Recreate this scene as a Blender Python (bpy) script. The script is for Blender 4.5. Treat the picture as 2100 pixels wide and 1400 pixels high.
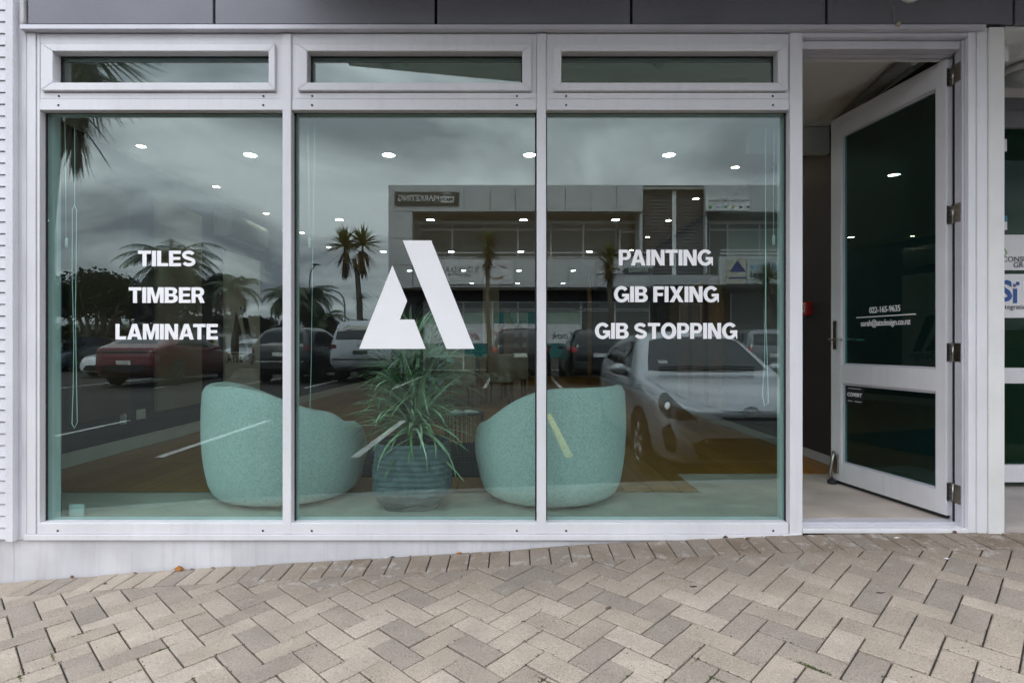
import bpy, bmesh, math, random
from math import sin, cos, pi, radians, sqrt, atan2
from mathutils import Vector, Matrix
from mathutils.bvhtree import BVHTree

for _o in list(bpy.data.objects):
    bpy.data.objects.remove(_o, do_unlink=True)
SC = bpy.context.scene
COL = SC.collection
rng = random.Random(7)

# ------------------------------------------------------------------ camera
D0 = 2.95          # camera to shop front
F0 = 1180.0        # focal length in photo pixels (2100 wide)
HZ = 708.0         # horizon row in the photo
CZ = 0.925         # camera height above the shop floor
cam_d = bpy.data.cameras.new('camera')
cam = bpy.data.objects.new('camera', cam_d)
COL.objects.link(cam)
cam.location = (0, -D0, CZ)
cam.rotation_euler = (radians(90), 0, 0)
cam_d.sensor_width = 36.0
cam_d.lens = 36.0 * F0 / 2100.0
cam_d.shift_y = (HZ - 700.0) / 2100.0
cam_d.clip_start = 0.05
cam_d.clip_end = 2000
SC.camera = cam

# ------------------------------------------------------------------ sky
SUN_EL, SUN_AZ = radians(46), radians(335)     # direction the light comes from (compass style)
world = bpy.data.worlds.new('World')
SC.world = world
world.use_nodes = True
wn, wl = world.node_tree.nodes, world.node_tree.links
wn.clear()
w_out = wn.new('ShaderNodeOutputWorld')
w_bg = wn.new('ShaderNodeBackground')
w_bg.inputs['Strength'].default_value = 0.10
w_sky = wn.new('ShaderNodeTexSky')
w_sky.sky_type = 'NISHITA'
w_sky.sun_disc = False
w_sky.sun_elevation = SUN_EL
w_sky.sun_rotation = SUN_AZ
w_tc = wn.new('ShaderNodeTexCoord')
w_sep = wn.new('ShaderNodeSeparateXYZ')
wl.new(w_tc.outputs['Generated'], w_sep.inputs[0])
w_max = wn.new('ShaderNodeMath'); w_max.operation = 'MAXIMUM'; w_max.inputs[1].default_value = 0.02
wl.new(w_sep.outputs['Z'], w_max.inputs[0])
w_add = wn.new('ShaderNodeMath'); w_add.operation = 'ADD'; w_add.inputs[1].default_value = 0.16
wl.new(w_max.outputs[0], w_add.inputs[0])
w_dx = wn.new('ShaderNodeMath'); w_dx.operation = 'DIVIDE'
w_dy = wn.new('ShaderNodeMath'); w_dy.operation = 'DIVIDE'
wl.new(w_sep.outputs['X'], w_dx.inputs[0]); wl.new(w_add.outputs[0], w_dx.inputs[1])
wl.new(w_sep.outputs['Y'], w_dy.inputs[0]); wl.new(w_add.outputs[0], w_dy.inputs[1])
w_comb = wn.new('ShaderNodeCombineXYZ')
wl.new(w_dx.outputs[0], w_comb.inputs[0]); wl.new(w_dy.outputs[0], w_comb.inputs[1])
w_comb.inputs[2].default_value = 3.7
w_n = wn.new('ShaderNodeTexNoise')
w_n.inputs['Scale'].default_value = 1.05
w_n.inputs['Detail'].default_value = 7.0
w_n.inputs['Roughness'].default_value = 0.52
w_n.inputs['Distortion'].default_value = 0.5
wl.new(w_comb.outputs[0], w_n.inputs['Vector'])
w_r = wn.new('ShaderNodeValToRGB')
w_r.color_ramp.elements[0].position = 0.40
w_r.color_ramp.elements[0].color = (13.5, 14.4, 16.4, 1)
w_r.color_ramp.elements[1].position = 0.62
w_r.color_ramp.elements[1].color = (41.0, 42.4, 45.0, 1)
wl.new(w_n.outputs['Fac'], w_r.inputs['Fac'])
w_mix = wn.new('ShaderNodeMix'); w_mix.data_type = 'RGBA'
w_mix.inputs['Factor'].default_value = 0.93
wl.new(w_sky.outputs[0], w_mix.inputs['A'])
# overcast sky: the zenith is three times as bright as the horizon (CIE overcast law)
w_cie = wn.new('ShaderNodeMath'); w_cie.operation = 'MULTIPLY_ADD'; w_cie.inputs[1].default_value = 2 / 3; w_cie.inputs[2].default_value = 1 / 3
w_pos = wn.new('ShaderNodeMath'); w_pos.operation = 'MAXIMUM'; w_pos.inputs[1].default_value = 0.0
wl.new(w_sep.outputs['Z'], w_pos.inputs[0]); wl.new(w_pos.outputs[0], w_cie.inputs[0])
w_sc = wn.new('ShaderNodeVectorMath'); w_sc.operation = 'SCALE'
wl.new(w_r.outputs[0], w_sc.inputs[0]); wl.new(w_cie.outputs[0], w_sc.inputs['Scale'])
wl.new(w_sc.outputs[0], w_mix.inputs['B'])
wl.new(w_mix.outputs['Result'], w_bg.inputs['Color'])
wl.new(w_bg.outputs[0], w_out.inputs['Surface'])

# ------------------------------------------------------------------ sun (soft: overcast)
sun_d = bpy.data.lights.new('sun', 'SUN')
sun_d.energy = 1.5
sun_d.angle = radians(22)
sun_d.color = (1.0, 0.96, 0.90)
sun = bpy.data.objects.new('sun', sun_d)
COL.objects.link(sun)
_dir = Vector((sin(SUN_AZ) * cos(SUN_EL), cos(SUN_AZ) * cos(SUN_EL), sin(SUN_EL)))
sun.rotation_euler = _dir.to_track_quat('Z', 'Y').to_euler()
sun.location = (0, -5, 20)

# ------------------------------------------------------------------ exposure / render
SC.view_settings.view_transform = 'Standard'
SC.view_settings.look = 'None'
SC.view_settings.exposure = 0.46
SC.view_settings.gamma = 1.0
SC.view_settings.use_curve_mapping = False
SC.render.engine = 'CYCLES'
cy = SC.cycles
cy.use_denoising = True
try:
    cy.denoiser = 'OPENIMAGEDENOISE'
except Exception:
    pass
cy.denoising_input_passes = 'RGB_ALBEDO'
cy.max_bounces = 8
cy.diffuse_bounces = 4
cy.glossy_bounces = 4
cy.transparent_max_bounces = 24
cy.caustics_reflective = False
cy.caustics_refractive = False
cy.sample_clamp_indirect = 3.0
cy.use_light_tree = True
cy.use_adaptive_sampling = False

# ------------------------------------------------------------------ photo pixel helpers (plain survey maths)
def PX(px, Z=D0): return (px - 1050.0) * Z / F0
def PZ(py, Z=D0): return CZ + (HZ - py) * Z / F0

# ------------------------------------------------------------------ materials
MATS = {}
def _nodes(name):
    m = bpy.data.materials.new(name)
    m.use_nodes = True
    nt = m.node_tree
    b = nt.nodes['Principled BSDF']
    return m, nt, b

def mat(name, col, rough=0.6, metal=0.0, var=0.12, nscale=6.0, bump=0.0, bscale=60.0, objvar=0.0,
        col2=None, spec=0.5, coat=0.0, detail=5.0, bdist=0.01, sheen=0.0, streak=0.0):
    """Principled surface with noise tint, optional per-object variation and bump."""
    if name in MATS: return MATS[name]
    m, nt, b = _nodes(name)
    N, L = nt.nodes, nt.links
    tc = N.new('ShaderNodeTexCoord')
    nz = N.new('ShaderNodeTexNoise'); nz.inputs['Scale'].default_value = nscale; nz.inputs['Detail'].default_value = detail
    L.new(tc.outputs['Object'], nz.inputs['Vector'])
    mx = N.new('ShaderNodeMix'); mx.data_type = 'RGBA'
    c2 = col2 if col2 else tuple(max(0, c * (1 - 2 * var)) for c in col)
    c1 = col if col2 else tuple(min(1, c * (1 + var * .6)) for c in col)
    mx.inputs['A'].default_value = (*c2, 1); mx.inputs['B'].default_value = (*c1, 1)
    rp = N.new('ShaderNodeMapRange'); rp.inputs[1].default_value = .3; rp.inputs[2].default_value = .7
    L.new(nz.outputs['Fac'], rp.inputs[0]); L.new(rp.outputs[0], mx.inputs['Factor'])
    out = mx.outputs['Result']
    if streak:      # rain streaks and grime, drawn out downwards
        sm = N.new('ShaderNodeMapping'); sm.inputs['Scale'].default_value = (30, 30, 1.6)
        L.new(tc.outputs['Object'], sm.inputs[0])
        s1 = N.new('ShaderNodeTexNoise'); s1.inputs['Scale'].default_value = 1; s1.inputs['Detail'].default_value = 6; s1.inputs['Roughness'].default_value = .65
        L.new(sm.outputs[0], s1.inputs['Vector'])
        s2 = N.new('ShaderNodeMapRange'); s2.inputs[1].default_value = .50; s2.inputs[2].default_value = .78; s2.inputs[4].default_value = streak
        L.new(s1.outputs['Fac'], s2.inputs[0])
        s3 = N.new('ShaderNodeMix'); s3.data_type = 'RGBA'; s3.inputs['B'].default_value = (.33, .31, .29, 1)
        L.new(s2.outputs[0], s3.inputs['Factor']); L.new(out, s3.inputs['A']); out = s3.outputs['Result']
    if objvar:
        oi = N.new('ShaderNodeObjectInfo')
        mr = N.new('ShaderNodeMapRange'); mr.inputs[3].default_value = 1 - objvar; mr.inputs[4].default_value = 1 + objvar * .6
        L.new(oi.outputs['Random'], mr.inputs[0])
        vm = N.new('ShaderNodeVectorMath'); vm.operation = 'SCALE'
        L.new(out, vm.inputs[0]); L.new(mr.outputs[0], vm.inputs['Scale'])
        out = vm.outputs[0]
    L.new(out, b.inputs['Base Color'])
    b.inputs['Roughness'].default_value = rough
    b.inputs['Metallic'].default_value = metal
    b.inputs['Specular IOR Level'].default_value = spec
    if coat:
        b.inputs['Coat Weight'].default_value = coat; b.inputs['Coat Roughness'].default_value = .05
    if sheen:
        b.inputs['Sheen Weight'].default_value = sheen
    if bump:
        n2 = N.new('ShaderNodeTexNoise'); n2.inputs['Scale'].default_value = bscale; n2.inputs['Detail'].default_value = 4
        L.new(tc.outputs['Object'], n2.inputs['Vector'])
        bp = N.new('ShaderNodeBump'); bp.inputs['Strength'].default_value = bump; bp.inputs['Distance'].default_value = bdist
        L.new(n2.outputs['Fac'], bp.inputs['Height']); L.new(bp.outputs[0], b.inputs['Normal'])
    MATS[name] = m
    return m

def emit(name, col, s):
    if name in MATS: return MATS[name]
    m = bpy.data.materials.new(name); m.use_nodes = True
    nt = m.node_tree; nt.nodes.clear()
    o = nt.nodes.new('ShaderNodeOutputMaterial'); e = nt.nodes.new('ShaderNodeEmission')
    e.inputs[0].default_value = (*col, 1); e.inputs[1].default_value = s
    nt.links.new(e.outputs[0], o.inputs[0])
    MATS[name] = m
    return m

def glass(name, tint, f0, extra=0.0):
    """Sheet glass: tinted see-through plus a mirror share that grows at grazing angles (Schlick)."""
    if name in MATS: return MATS[name]
    m = bpy.data.materials.new(name); m.use_nodes = True
    nt = m.node_tree; N, L = nt.nodes, nt.links; N.clear()
    o = N.new('ShaderNodeOutputMaterial')
    tr = N.new('ShaderNodeBsdfTransparent'); tr.inputs[0].default_value = (*tint, 1)
    gl = N.new('ShaderNodeBsdfGlossy'); gl.inputs['Roughness'].default_value = 0.0
    gl.inputs[0].default_value = (.96, 1, .99, 1)
    ge = N.new('ShaderNodeNewGeometry')
    dp = N.new('ShaderNodeVectorMath'); dp.operation = 'DOT_PRODUCT'
    L.new(ge.outputs['Incoming'], dp.inputs[0]); L.new(ge.outputs['True Normal'], dp.inputs[1])
    ab = N.new('ShaderNodeMath'); ab.operation = 'ABSOLUTE'; L.new(dp.outputs['Value'], ab.inputs[0])
    om = N.new('ShaderNodeMath'); om.operation = 'SUBTRACT'; om.inputs[0].default_value = 1; L.new(ab.outputs[0], om.inputs[1])
    pw = N.new('ShaderNodeMath'); pw.operation = 'POWER'; pw.inputs[1].default_value = 5; L.new(om.outputs[0], pw.inputs[0])
    mr = N.new('ShaderNodeMath'); mr.operation = 'MULTIPLY_ADD'; mr.inputs[1].default_value = 1 - f0; mr.inputs[2].default_value = f0
    L.new(pw.outputs[0], mr.inputs[0])
    mx = N.new('ShaderNodeMixShader')
    L.new(mr.outputs[0], mx.inputs[0]); L.new(tr.outputs[0], mx.inputs[1]); L.new(gl.outputs[0], mx.inputs[2])
    L.new(mx.outputs[0], o.inputs[0])
    MATS[name] = m
    return m

# ------------------------------------------------------------------ object helpers
ORIG = {}
def _link(o, parent):
    COL.objects.link(o)
    if parent is not None:
        o.parent = parent
        ORIG[o.name] = ORIG.get(parent.name, Vector((0, 0, 0)))
    else:
        ORIG.setdefault(o.name, Vector((0, 0, 0)))

def tag(o, label=None, cat=None, group=None, kind=None):
    if label: o['label'] = label
    if cat: o['category'] = cat
    if group: o['group'] = group
    if kind: o['kind'] = kind
    return o

def thing(name, label, cat, loc=(0, 0, 0), rz=0.0, group=None, local=False):
    """An Empty at a thing's base. local=False: children are given in world coordinates."""
    e = bpy.data.objects.new(name, None)
    e.empty_display_size = .1
    COL.objects.link(e)
    e.location = loc; e.rotation_euler = (0, 0, rz)
    ORIG[e.name] = Vector((0, 0, 0)) if local else Vector(loc)
    return tag(e, label, cat, group)

def mesh(name, verts, faces, m, parent=None, smooth=False, bevel=0.0, segs=2):
    off = ORIG.get(parent.name, Vector((0, 0, 0))) if parent is not None else Vector((0, 0, 0))
    me = bpy.data.meshes.new(name)
    me.from_pydata([tuple(Vector(v) - off) for v in verts], [], faces)
    if smooth:
        me.polygons.foreach_set('use_smooth', [True] * len(me.polygons))
    me.update()
    o = bpy.data.objects.new(name, me)
    if m: me.materials.append(m)
    _link(o, parent)
    if bevel:
        bv = o.modifiers.new('bevel', 'BEVEL'); bv.width = bevel; bv.segments = segs; bv.limit_method = 'ANGLE'
    return o

BOXF = [(0, 3, 2, 1), (4, 5, 6, 7), (0, 1, 5, 4), (1, 2, 6, 5), (2, 3, 7, 6), (3, 0, 4, 7)]
def boxv(x0, x1, y0, y1, z0, z1):
    return [(x0, y0, z0), (x1, y0, z0), (x1, y1, z0), (x0, y1, z0), (x0, y0, z1), (x1, y0, z1), (x1, y1, z1), (x0, y1, z1)]

def box(name, x0, x1, y0, y1, z0, z1, m, parent=None, bevel=0.0):
    if x0 > x1: x0, x1 = x1, x0
    if y0 > y1: y0, y1 = y1, y0
    if z0 > z1: z0, z1 = z1, z0
    return mesh(name, boxv(x0, x1, y0, y1, z0, z1), BOXF, m, parent, bevel=bevel)

class MB:
    """collects shapes for ONE mesh"""
    def __init__(s): s.v = []; s.f = []
    def add(s, v, f):
        n = len(s.v); s.v += [tuple(p) for p in v]; s.f += [tuple(i + n for i in q) for q in f]; return s
    def box(s, *a): return s.add(boxv(*a), BOXF)
    def tube(s, pts, r, n=8, cap=True):
        pts = [Vector(p) for p in pts]
        rs = r if isinstance(r, (list, tuple)) else [r] * len(pts)
        rings = []
        t0 = (pts[1] - pts[0]).normalized()
        u = t0.orthogonal().normalized()
        vv = []; ff = []
        for i, p in enumerate(pts):
            a = pts[max(0, i - 1)]; b = pts[min(len(pts) - 1, i + 1)]
            t = (b - a)
            t = t.normalized() if t.length > 1e-9 else t0
            u = (u - t * u.dot(t)); u = u.normalized() if u.length > 1e-6 else t.orthogonal().normalized()
            w = t.cross(u)
            for k in range(n):
                an = 2 * pi * k / n
                vv.append(p + (u * cos(an) + w * sin(an)) * rs[i])
        for i in range(len(pts) - 1):
            for k in range(n):
                k2 = (k + 1) % n
                ff.append((i * n + k, i * n + k2, (i + 1) * n + k2, (i + 1) * n + k))
        if cap:
            ff.append(tuple(range(n - 1, -1, -1))); ff.append(tuple((len(pts) - 1) * n + k for k in range(n)))
        return s.add(vv, ff)
    def lathe(s, prof, c=(0, 0, 0), n=24, axis='z'):
        vv = []; ff = []
        for (r, h) in prof:
            for k in range(n):
                a = 2 * pi * k / n
                p = (r * cos(a), r * sin(a), h)
                if axis == 'y': p = (r * cos(a), h, r * sin(a))
                if axis == 'x': p = (h, r * cos(a), r * sin(a))
                vv.append((p[0] + c[0], p[1] + c[1], p[2] + c[2]))
        for i in range(len(prof) - 1):
            for k in range(n):
                k2 = (k + 1) % n
                ff.append((i * n + k, i * n + k2, (i + 1) * n + k2, (i + 1) * n + k))
        return s.add(vv, ff)
    def prism(s, pts2, f0, f1):
        """pts2 outline; f0, f1 map (a,b) to 3-D for the two faces"""
        n = len(pts2)
        v = [f0(*p) for p in pts2] + [f1(*p) for p in pts2]
        f = [tuple(range(n - 1, -1, -1)), tuple(range(n, 2 * n))] + [(i, (i + 1) % n, (i + 1) % n + n, i + n) for i in range(n)]
        return s.add(v, f)
    def build(s, name, m, parent=None, smooth=False, bevel=0.0, segs=2):
        return mesh(name, s.v, s.f, m, parent, smooth, bevel, segs)

def tube(name, pts, r, m, parent=None, n=8):
    return MB().tube(pts, r, n).build(name, m, parent, smooth=True)

def flat_shapes(name, loops, org, right, up, m, parent=None, thick=0.0012):
    """thin vinyl / print made of closed outlines (even-odd holes), lying in the plane right x up at org"""
    cu = bpy.data.curves.new('tmp', 'CURVE'); cu.dimensions = '2D'; cu.fill_mode = 'BOTH'
    cu.extrude = thick / 2
    for lp in loops:
        sp = cu.splines.new('POLY'); sp.points.add(len(lp) - 1)
        for i, (a, b) in enumerate(lp): sp.points[i].co = (a, b, 0, 1)
        sp.use_cyclic_u = True
    return _curve_to(name, cu, org, right, up, m, parent)

def _curve_to(name, cu, org, right, up, m, parent):
    ob = bpy.data.objects.new('tmp', cu)
    me = bpy.data.meshes.new_from_object(ob)
    bpy.data.objects.remove(ob); bpy.data.curves.remove(cu)
    right = Vector(right).normalized(); up = Vector(up).normalized(); nrm = right.cross(up)
    org = Vector(org)
    off = ORIG.get(parent.name, Vector((0, 0, 0))) if parent is not None else Vector((0, 0, 0))
    for v in me.vertices:
        c = v.co
        v.co = org + right * c.x + up * c.y + nrm * c.z - off
    me.materials.clear(); me.materials.append(m)
    me.name = name
    o = bpy.data.objects.new(name, me)
    _link(o, parent)
    return o

def text(name, body, size, org, right, up, m, parent=None, bold=0.0, spacing=1.0, align='CENTER', thick=0.0012, shear=0.0, width=None):
    cu = bpy.data.curves.new('tmp', 'FONT')
    cu.body = body; cu.size = size; cu.align_x = align; cu.align_y = 'CENTER'
    cu.offset = bold * size; cu.space_character = spacing; cu.extrude = thick / 2; cu.shear = shear
    cu.resolution_u = 3
    o = _curve_to(name, cu, org, right, up, m, parent)
    if width:   # squeeze to the width read off the photograph
        r = Vector(right).normalized()
        off = ORIG.get(parent.name, Vector((0, 0, 0))) if parent is not None else Vector((0, 0, 0))
        c = Vector(org) - off
        ts = [(v.co - c).dot(r) for v in o.data.vertices]
        k = width / max(1e-6, max(ts) - min(ts)); mid = (max(ts) + min(ts)) / 2 if align == 'CENTER' else 0
        for v, t in zip(o.data.vertices, ts):
            v.co += r * ((t - mid) * k - t + (mid if align != 'CENTER' else 0))
    return o

# ------------------------------------------------------------------ heavy grotesque capitals for the window vinyl
def _arc(cx, cy, rx, ry, a0, a1, n=14):
    return [(cx + rx * cos(radians(a0 + (a1 - a0) * i / n)), cy + ry * sin(radians(a0 + (a1 - a0) * i / n))) for i in range(n + 1)]
def _stroke(cl, hw):
    L = []; R = []
    for i, p in enumerate(cl):
        a = cl[max(0, i - 1)]; b = cl[min(len(cl) - 1, i + 1)]
        dx, dy = b[0] - a[0], b[1] - a[1]; d = sqrt(dx * dx + dy * dy) or 1
        h = hw[i] if isinstance(hw, list) else hw
        L.append((p[0] - dy / d * h, p[1] + dx / d * h)); R.append((p[0] + dy / d * h, p[1] - dx / d * h))
    return L + R[::-1]
def glyph(c):
    t, u = .255, .205
    if c == 'I': return t, [[(0, 0), (t, 0), (t, 1), (0, 1)]]
    if c == 'T': return .80, [[(.4 - t / 2, 0), (.4 + t / 2, 0), (.4 + t / 2, 1 - u), (.80, 1 - u), (.80, 1), (0, 1), (0, 1 - u), (.4 - t / 2, 1 - u)]]
    if c == 'L': return .68, [[(0, 0), (.68, 0), (.68, u), (t, u), (t, 1), (0, 1)]]
    if c == 'E': return .74, [[(0, 0), (.74, 0), (.74, u), (t, u), (t, .41), (.69, .41), (.69, .41 + u * .92), (t, .41 + u * .92), (t, 1 - u), (.73, 1 - u), (.73, 1), (0, 1)]]
    if c == 'F': return .68, [[(0, 0), (t, 0), (t, .39), (.63, .39), (.63, .39 + u * .95), (t, .39 + u * .95), (t, 1 - u), (.68, 1 - u), (.68, 1), (0, 1)]]
    if c == 'N': return .86, [[(0, 0), (t * .95, 0), (t * .95, .60), (.57, 0), (.86, 0), (.86, 1), (.86 - t * .95, 1), (.86 - t * .95, .40), (.29, 1), (0, 1)]]
    if c == 'M': return 1.04, [[(0, 0), (.235, 0), (.235, .64), (.415, 0), (.625, 0), (.805, .64), (.805, 0), (1.04, 0), (1.04, 1), (.70, 1), (.52, .36), (.34, 1), (0, 1)]]
    if c == 'A': return .96, [[(0, 0), (.265, 0), (.325, .185), (.635, .185), (.695, 0), (.96, 0), (.63, 1), (.33, 1)], [(.385, .37), (.575, .37), (.48, .72)]]
    if c == 'X': return .93, [[(0, 0), (.29, 0), (.465, .31), (.64, 0), (.93, 0), (.61, .51), (.91, 1), (.62, 1), (.465, .72), (.31, 1), (.02, 1), (.32, .51)]]
    if c == 'O': return 1.0, [_arc(.5, .5, .5, .52, 0, 350, 30), _arc(.5, .5, .235, .305, 0, 350, 30)]
    if c == 'P': return .79, [[(0, 0), (t, 0), (t, .345)] + _arc(.46, .672, .33, .328, -90, 90) + [(0, 1)], [(t, .535)] + _arc(.44, .672, .10, .137, -90, 90, 8) + [(t, .81)]]
    if c == 'R': return .84, [[(0, 0), (t, 0), (t, .375), (.40, .375), (.55, 0), (.84, 0), (.655, .425)] + _arc(.47, .695, .33, .305, -50, 90) + [(0, 1)], [(t, .56)] + _arc(.45, .685, .10, .125, -90, 90, 8) + [(t, .81)]]
    if c == 'B': return .84, [[(0, 0), (.46, 0)] + _arc(.49, .285, .35, .285, -90, 62) + _arc(.46, .745, .33, .255, -35, 90) + [(0, 1)],
                              [(t, .19), (.44, .19)] + _arc(.46, .30, .11, .11, -90, 90, 8) + [(t, .41)], [(t, .595)] + _arc(.44, .705, .10, .11, -90, 90, 8) + [(t, .815)]]
    if c == 'G':
        o = _arc(.5, .5, .5, .52, 38, 322, 30)
        return 1.0, [o + [(.90, .19), (.93, .0), (1.0, 0), (1.0, .535), (.53, .535), (.53, .35), (.745, .35)] + _arc(.5, .5, .25, .315, -52, -322, 26)]
    if c == 'S':
        cl = _arc(.40, .715, .285, .185, 15, 245, 16)
        cl2 = _arc(.42, .285, .30, .185, 65, -165, 16)
        return .83, [_stroke(cl + cl2, .108)]
    return .30, []
def vinyl(name, body, x0, x1, z0, z1, y, m, parent, track=.058):
    h = z1 - z0; loops = []; x = 0
    for idx, ch in enumerate(body):
        w, lp = glyph(ch)
        loops += [[(a + x, b) for a, b in l] for l in lp]
        x += w + (track if ch != ' ' else 0)
        x -= {'AT': .10, 'PA': .07, 'LA': -.01}.get(body[idx:idx + 2], 0)
    x -= track
    k = (x1 - x0) / x
    loops = [[(a * k, b * h) for a, b in l] for l in loops]
    return flat_shapes(name, loops, (x0, y, z0), (1, 0, 0), (0, 0, 1), m, parent)
# ================================================================== materials used all over
M_FRAME = mat('powder_coated_aluminium', (.735, .732, .748), .40, var=.05, nscale=2.5, bump=.03, bscale=90, streak=.14)
M_FRAME_OLD = mat('weathered_powder_coat', (.56, .555, .60), .45, var=.07, nscale=3)
M_WHITE = mat('white_paint', (.70, .70, .725), .6, var=.05, nscale=3, bump=.05, bscale=50)
M_PLASTER = mat('painted_plaster', (.65, .645, .66), .75, var=.09, nscale=3.5, bump=.15, bscale=45, streak=.35)
M_CREAM = mat('cream_paint', (.73, .725, .70), .65, var=.05, nscale=4)
M_SLATE = mat('charcoal_panel', (.18, .182, .205), .38, var=.07, nscale=2.5)
M_BLACK = mat('black_gap', (.012, .012, .014), .8, var=.1)
M_GASKET = mat('black_rubber', (.02, .02, .022), .6, var=.1)
M_STEEL = mat('brushed_steel', (.40, .38, .35), .30, metal=1.0, var=.12, nscale=20)
M_GLASS = glass('tinted_sheet_glass', (.79, .92, .895), .082)
M_GLASS_TOP = glass('tinted_top_glass', (.78, .905, .89), .095)
M_GLASS_DOOR = glass('tinted_door_glass', (.58, .85, .82), .05)
M_VINYL = mat('white_vinyl', (.90, .90, .90), .5, var=.015)
M_SEAL = mat('sealant', (.55, .55, .55), .7, var=.1, bump=.4, bscale=70)
M_CONC = mat('concrete', (.36, .35, .33), .85, var=.15, nscale=4, bump=.2, bscale=60)
M_ASPH = mat('asphalt', (.034, .030, .026), .9, var=.2, nscale=.6, bump=.4, bscale=120, detail=9)
M_LINE = mat('road_paint', (.62, .62, .60), .7, var=.2, nscale=14)
M_YLINE = mat('yellow_road_paint', (.62, .50, .12), .7, var=.2, nscale=14)

# ---- pavers: warm concrete, per-brick tint, speckle, and old dirt staining along the wall
def paver_material():
    m, nt, b = _nodes('concrete_paver'); N, L = nt.nodes, nt.links
    ge = N.new('ShaderNodeNewGeometry'); oi = N.new('ShaderNodeObjectInfo')
    sp = N.new('ShaderNodeTexNoise'); sp.inputs['Scale'].default_value = 190; sp.inputs['Detail'].default_value = 6; sp.inputs['Roughness'].default_value = .7
    L.new(ge.outputs['Position'], sp.inputs['Vector'])
    ramp = N.new('ShaderNodeValToRGB')
    e = ramp.color_ramp.elements
    e[0].position = .27; e[0].color = (.085, .072, .062, 1)
    e[1].position = .70; e[1].color = (.475, .42, .352, 1)
    e2 = e.new(.45); e2.color = (.335, .291, .242, 1)
    L.new(sp.outputs['Fac'], ramp.inputs['Fac'])
    # brick-to-brick tint
    tint = N.new('ShaderNodeValToRGB'); te = tint.color_ramp.elements
    te[0].color = (.76, .745, .74, 1); te[1].color = (1.20, 1.18, 1.15, 1)
    t3 = te.new(.5); t3.color = (1.01, .97, .92, 1)
    L.new(oi.outputs['Random'], tint.inputs['Fac'])
    mul = N.new('ShaderNodeMix'); mul.data_type = 'RGBA'; mul.blend_type = 'MULTIPLY'; mul.inputs['Factor'].default_value = 1
    L.new(ramp.outputs[0], mul.inputs['A']); L.new(tint.outputs[0], mul.inputs['B'])
    # blotches
    bl = N.new('ShaderNodeTexNoise'); bl.inputs['Scale'].default_value = 5.5; bl.inputs['Detail'].default_value = 6
    L.new(ge.outputs['Position'], bl.inputs['Vector'])
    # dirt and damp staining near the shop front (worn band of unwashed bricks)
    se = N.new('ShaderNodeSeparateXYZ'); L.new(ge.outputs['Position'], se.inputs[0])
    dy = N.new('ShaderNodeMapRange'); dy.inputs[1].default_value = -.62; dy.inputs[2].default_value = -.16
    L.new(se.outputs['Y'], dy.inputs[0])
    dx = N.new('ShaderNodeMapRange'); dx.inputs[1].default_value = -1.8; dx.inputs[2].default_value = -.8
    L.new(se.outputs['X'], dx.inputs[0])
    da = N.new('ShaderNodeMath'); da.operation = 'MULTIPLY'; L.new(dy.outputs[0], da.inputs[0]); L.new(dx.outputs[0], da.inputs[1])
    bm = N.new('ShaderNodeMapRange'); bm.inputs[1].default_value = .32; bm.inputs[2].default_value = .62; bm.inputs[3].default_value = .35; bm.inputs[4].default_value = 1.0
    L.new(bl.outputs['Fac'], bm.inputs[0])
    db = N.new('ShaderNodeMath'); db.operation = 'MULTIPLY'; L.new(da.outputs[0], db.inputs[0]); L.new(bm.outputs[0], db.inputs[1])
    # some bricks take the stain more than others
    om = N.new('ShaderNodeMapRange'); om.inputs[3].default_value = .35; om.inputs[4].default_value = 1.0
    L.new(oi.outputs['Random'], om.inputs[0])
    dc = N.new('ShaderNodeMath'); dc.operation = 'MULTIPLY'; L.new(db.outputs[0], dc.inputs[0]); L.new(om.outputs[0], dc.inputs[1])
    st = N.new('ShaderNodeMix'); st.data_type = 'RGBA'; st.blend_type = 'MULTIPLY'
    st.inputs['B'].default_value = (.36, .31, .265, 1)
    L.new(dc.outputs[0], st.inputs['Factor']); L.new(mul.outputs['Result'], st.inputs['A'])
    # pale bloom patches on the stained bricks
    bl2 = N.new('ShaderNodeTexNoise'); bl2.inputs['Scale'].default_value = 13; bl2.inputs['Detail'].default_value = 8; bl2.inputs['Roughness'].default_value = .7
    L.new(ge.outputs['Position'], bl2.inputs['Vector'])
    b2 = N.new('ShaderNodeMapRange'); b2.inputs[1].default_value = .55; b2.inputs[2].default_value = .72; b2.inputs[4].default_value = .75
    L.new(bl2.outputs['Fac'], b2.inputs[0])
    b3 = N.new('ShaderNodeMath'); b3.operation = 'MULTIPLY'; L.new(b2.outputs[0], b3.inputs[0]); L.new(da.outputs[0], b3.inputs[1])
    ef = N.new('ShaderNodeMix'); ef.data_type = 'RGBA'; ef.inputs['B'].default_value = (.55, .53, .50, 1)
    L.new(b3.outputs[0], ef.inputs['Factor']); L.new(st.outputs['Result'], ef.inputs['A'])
    # general weather blotches
    wb = N.new('ShaderNodeMapRange'); wb.inputs[1].default_value = .35; wb.inputs[2].default_value = .65; wb.inputs[3].default_value = .86; wb.inputs[4].default_value = 1.06
    L.new(bl.outputs['Fac'], wb.inputs[0])
    vs = N.new('ShaderNodeVectorMath'); vs.operation = 'SCALE'
    L.new(ef.outputs['Result'], vs.inputs[0]); L.new(wb.outputs[0], vs.inputs['Scale'])
    L.new(vs.outputs[0], b.inputs['Base Color'])
    b.inputs['Roughness'].default_value = .88
    bp = N.new('ShaderNodeBump'); bp.inputs['Strength'].default_value = .55; bp.inputs['Distance'].default_value = .004
    n2 = N.new('ShaderNodeTexNoise'); n2.inputs['Scale'].default_value = 210; n2.inputs['Detail'].default_value = 5
    L.new(ge.outputs['Position'], n2.inputs['Vector'])
    L.new(n2.outputs['Fac'], bp.inputs['Height']); L.new(bp.outputs[0], b.inputs['Normal'])
    return m
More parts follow.
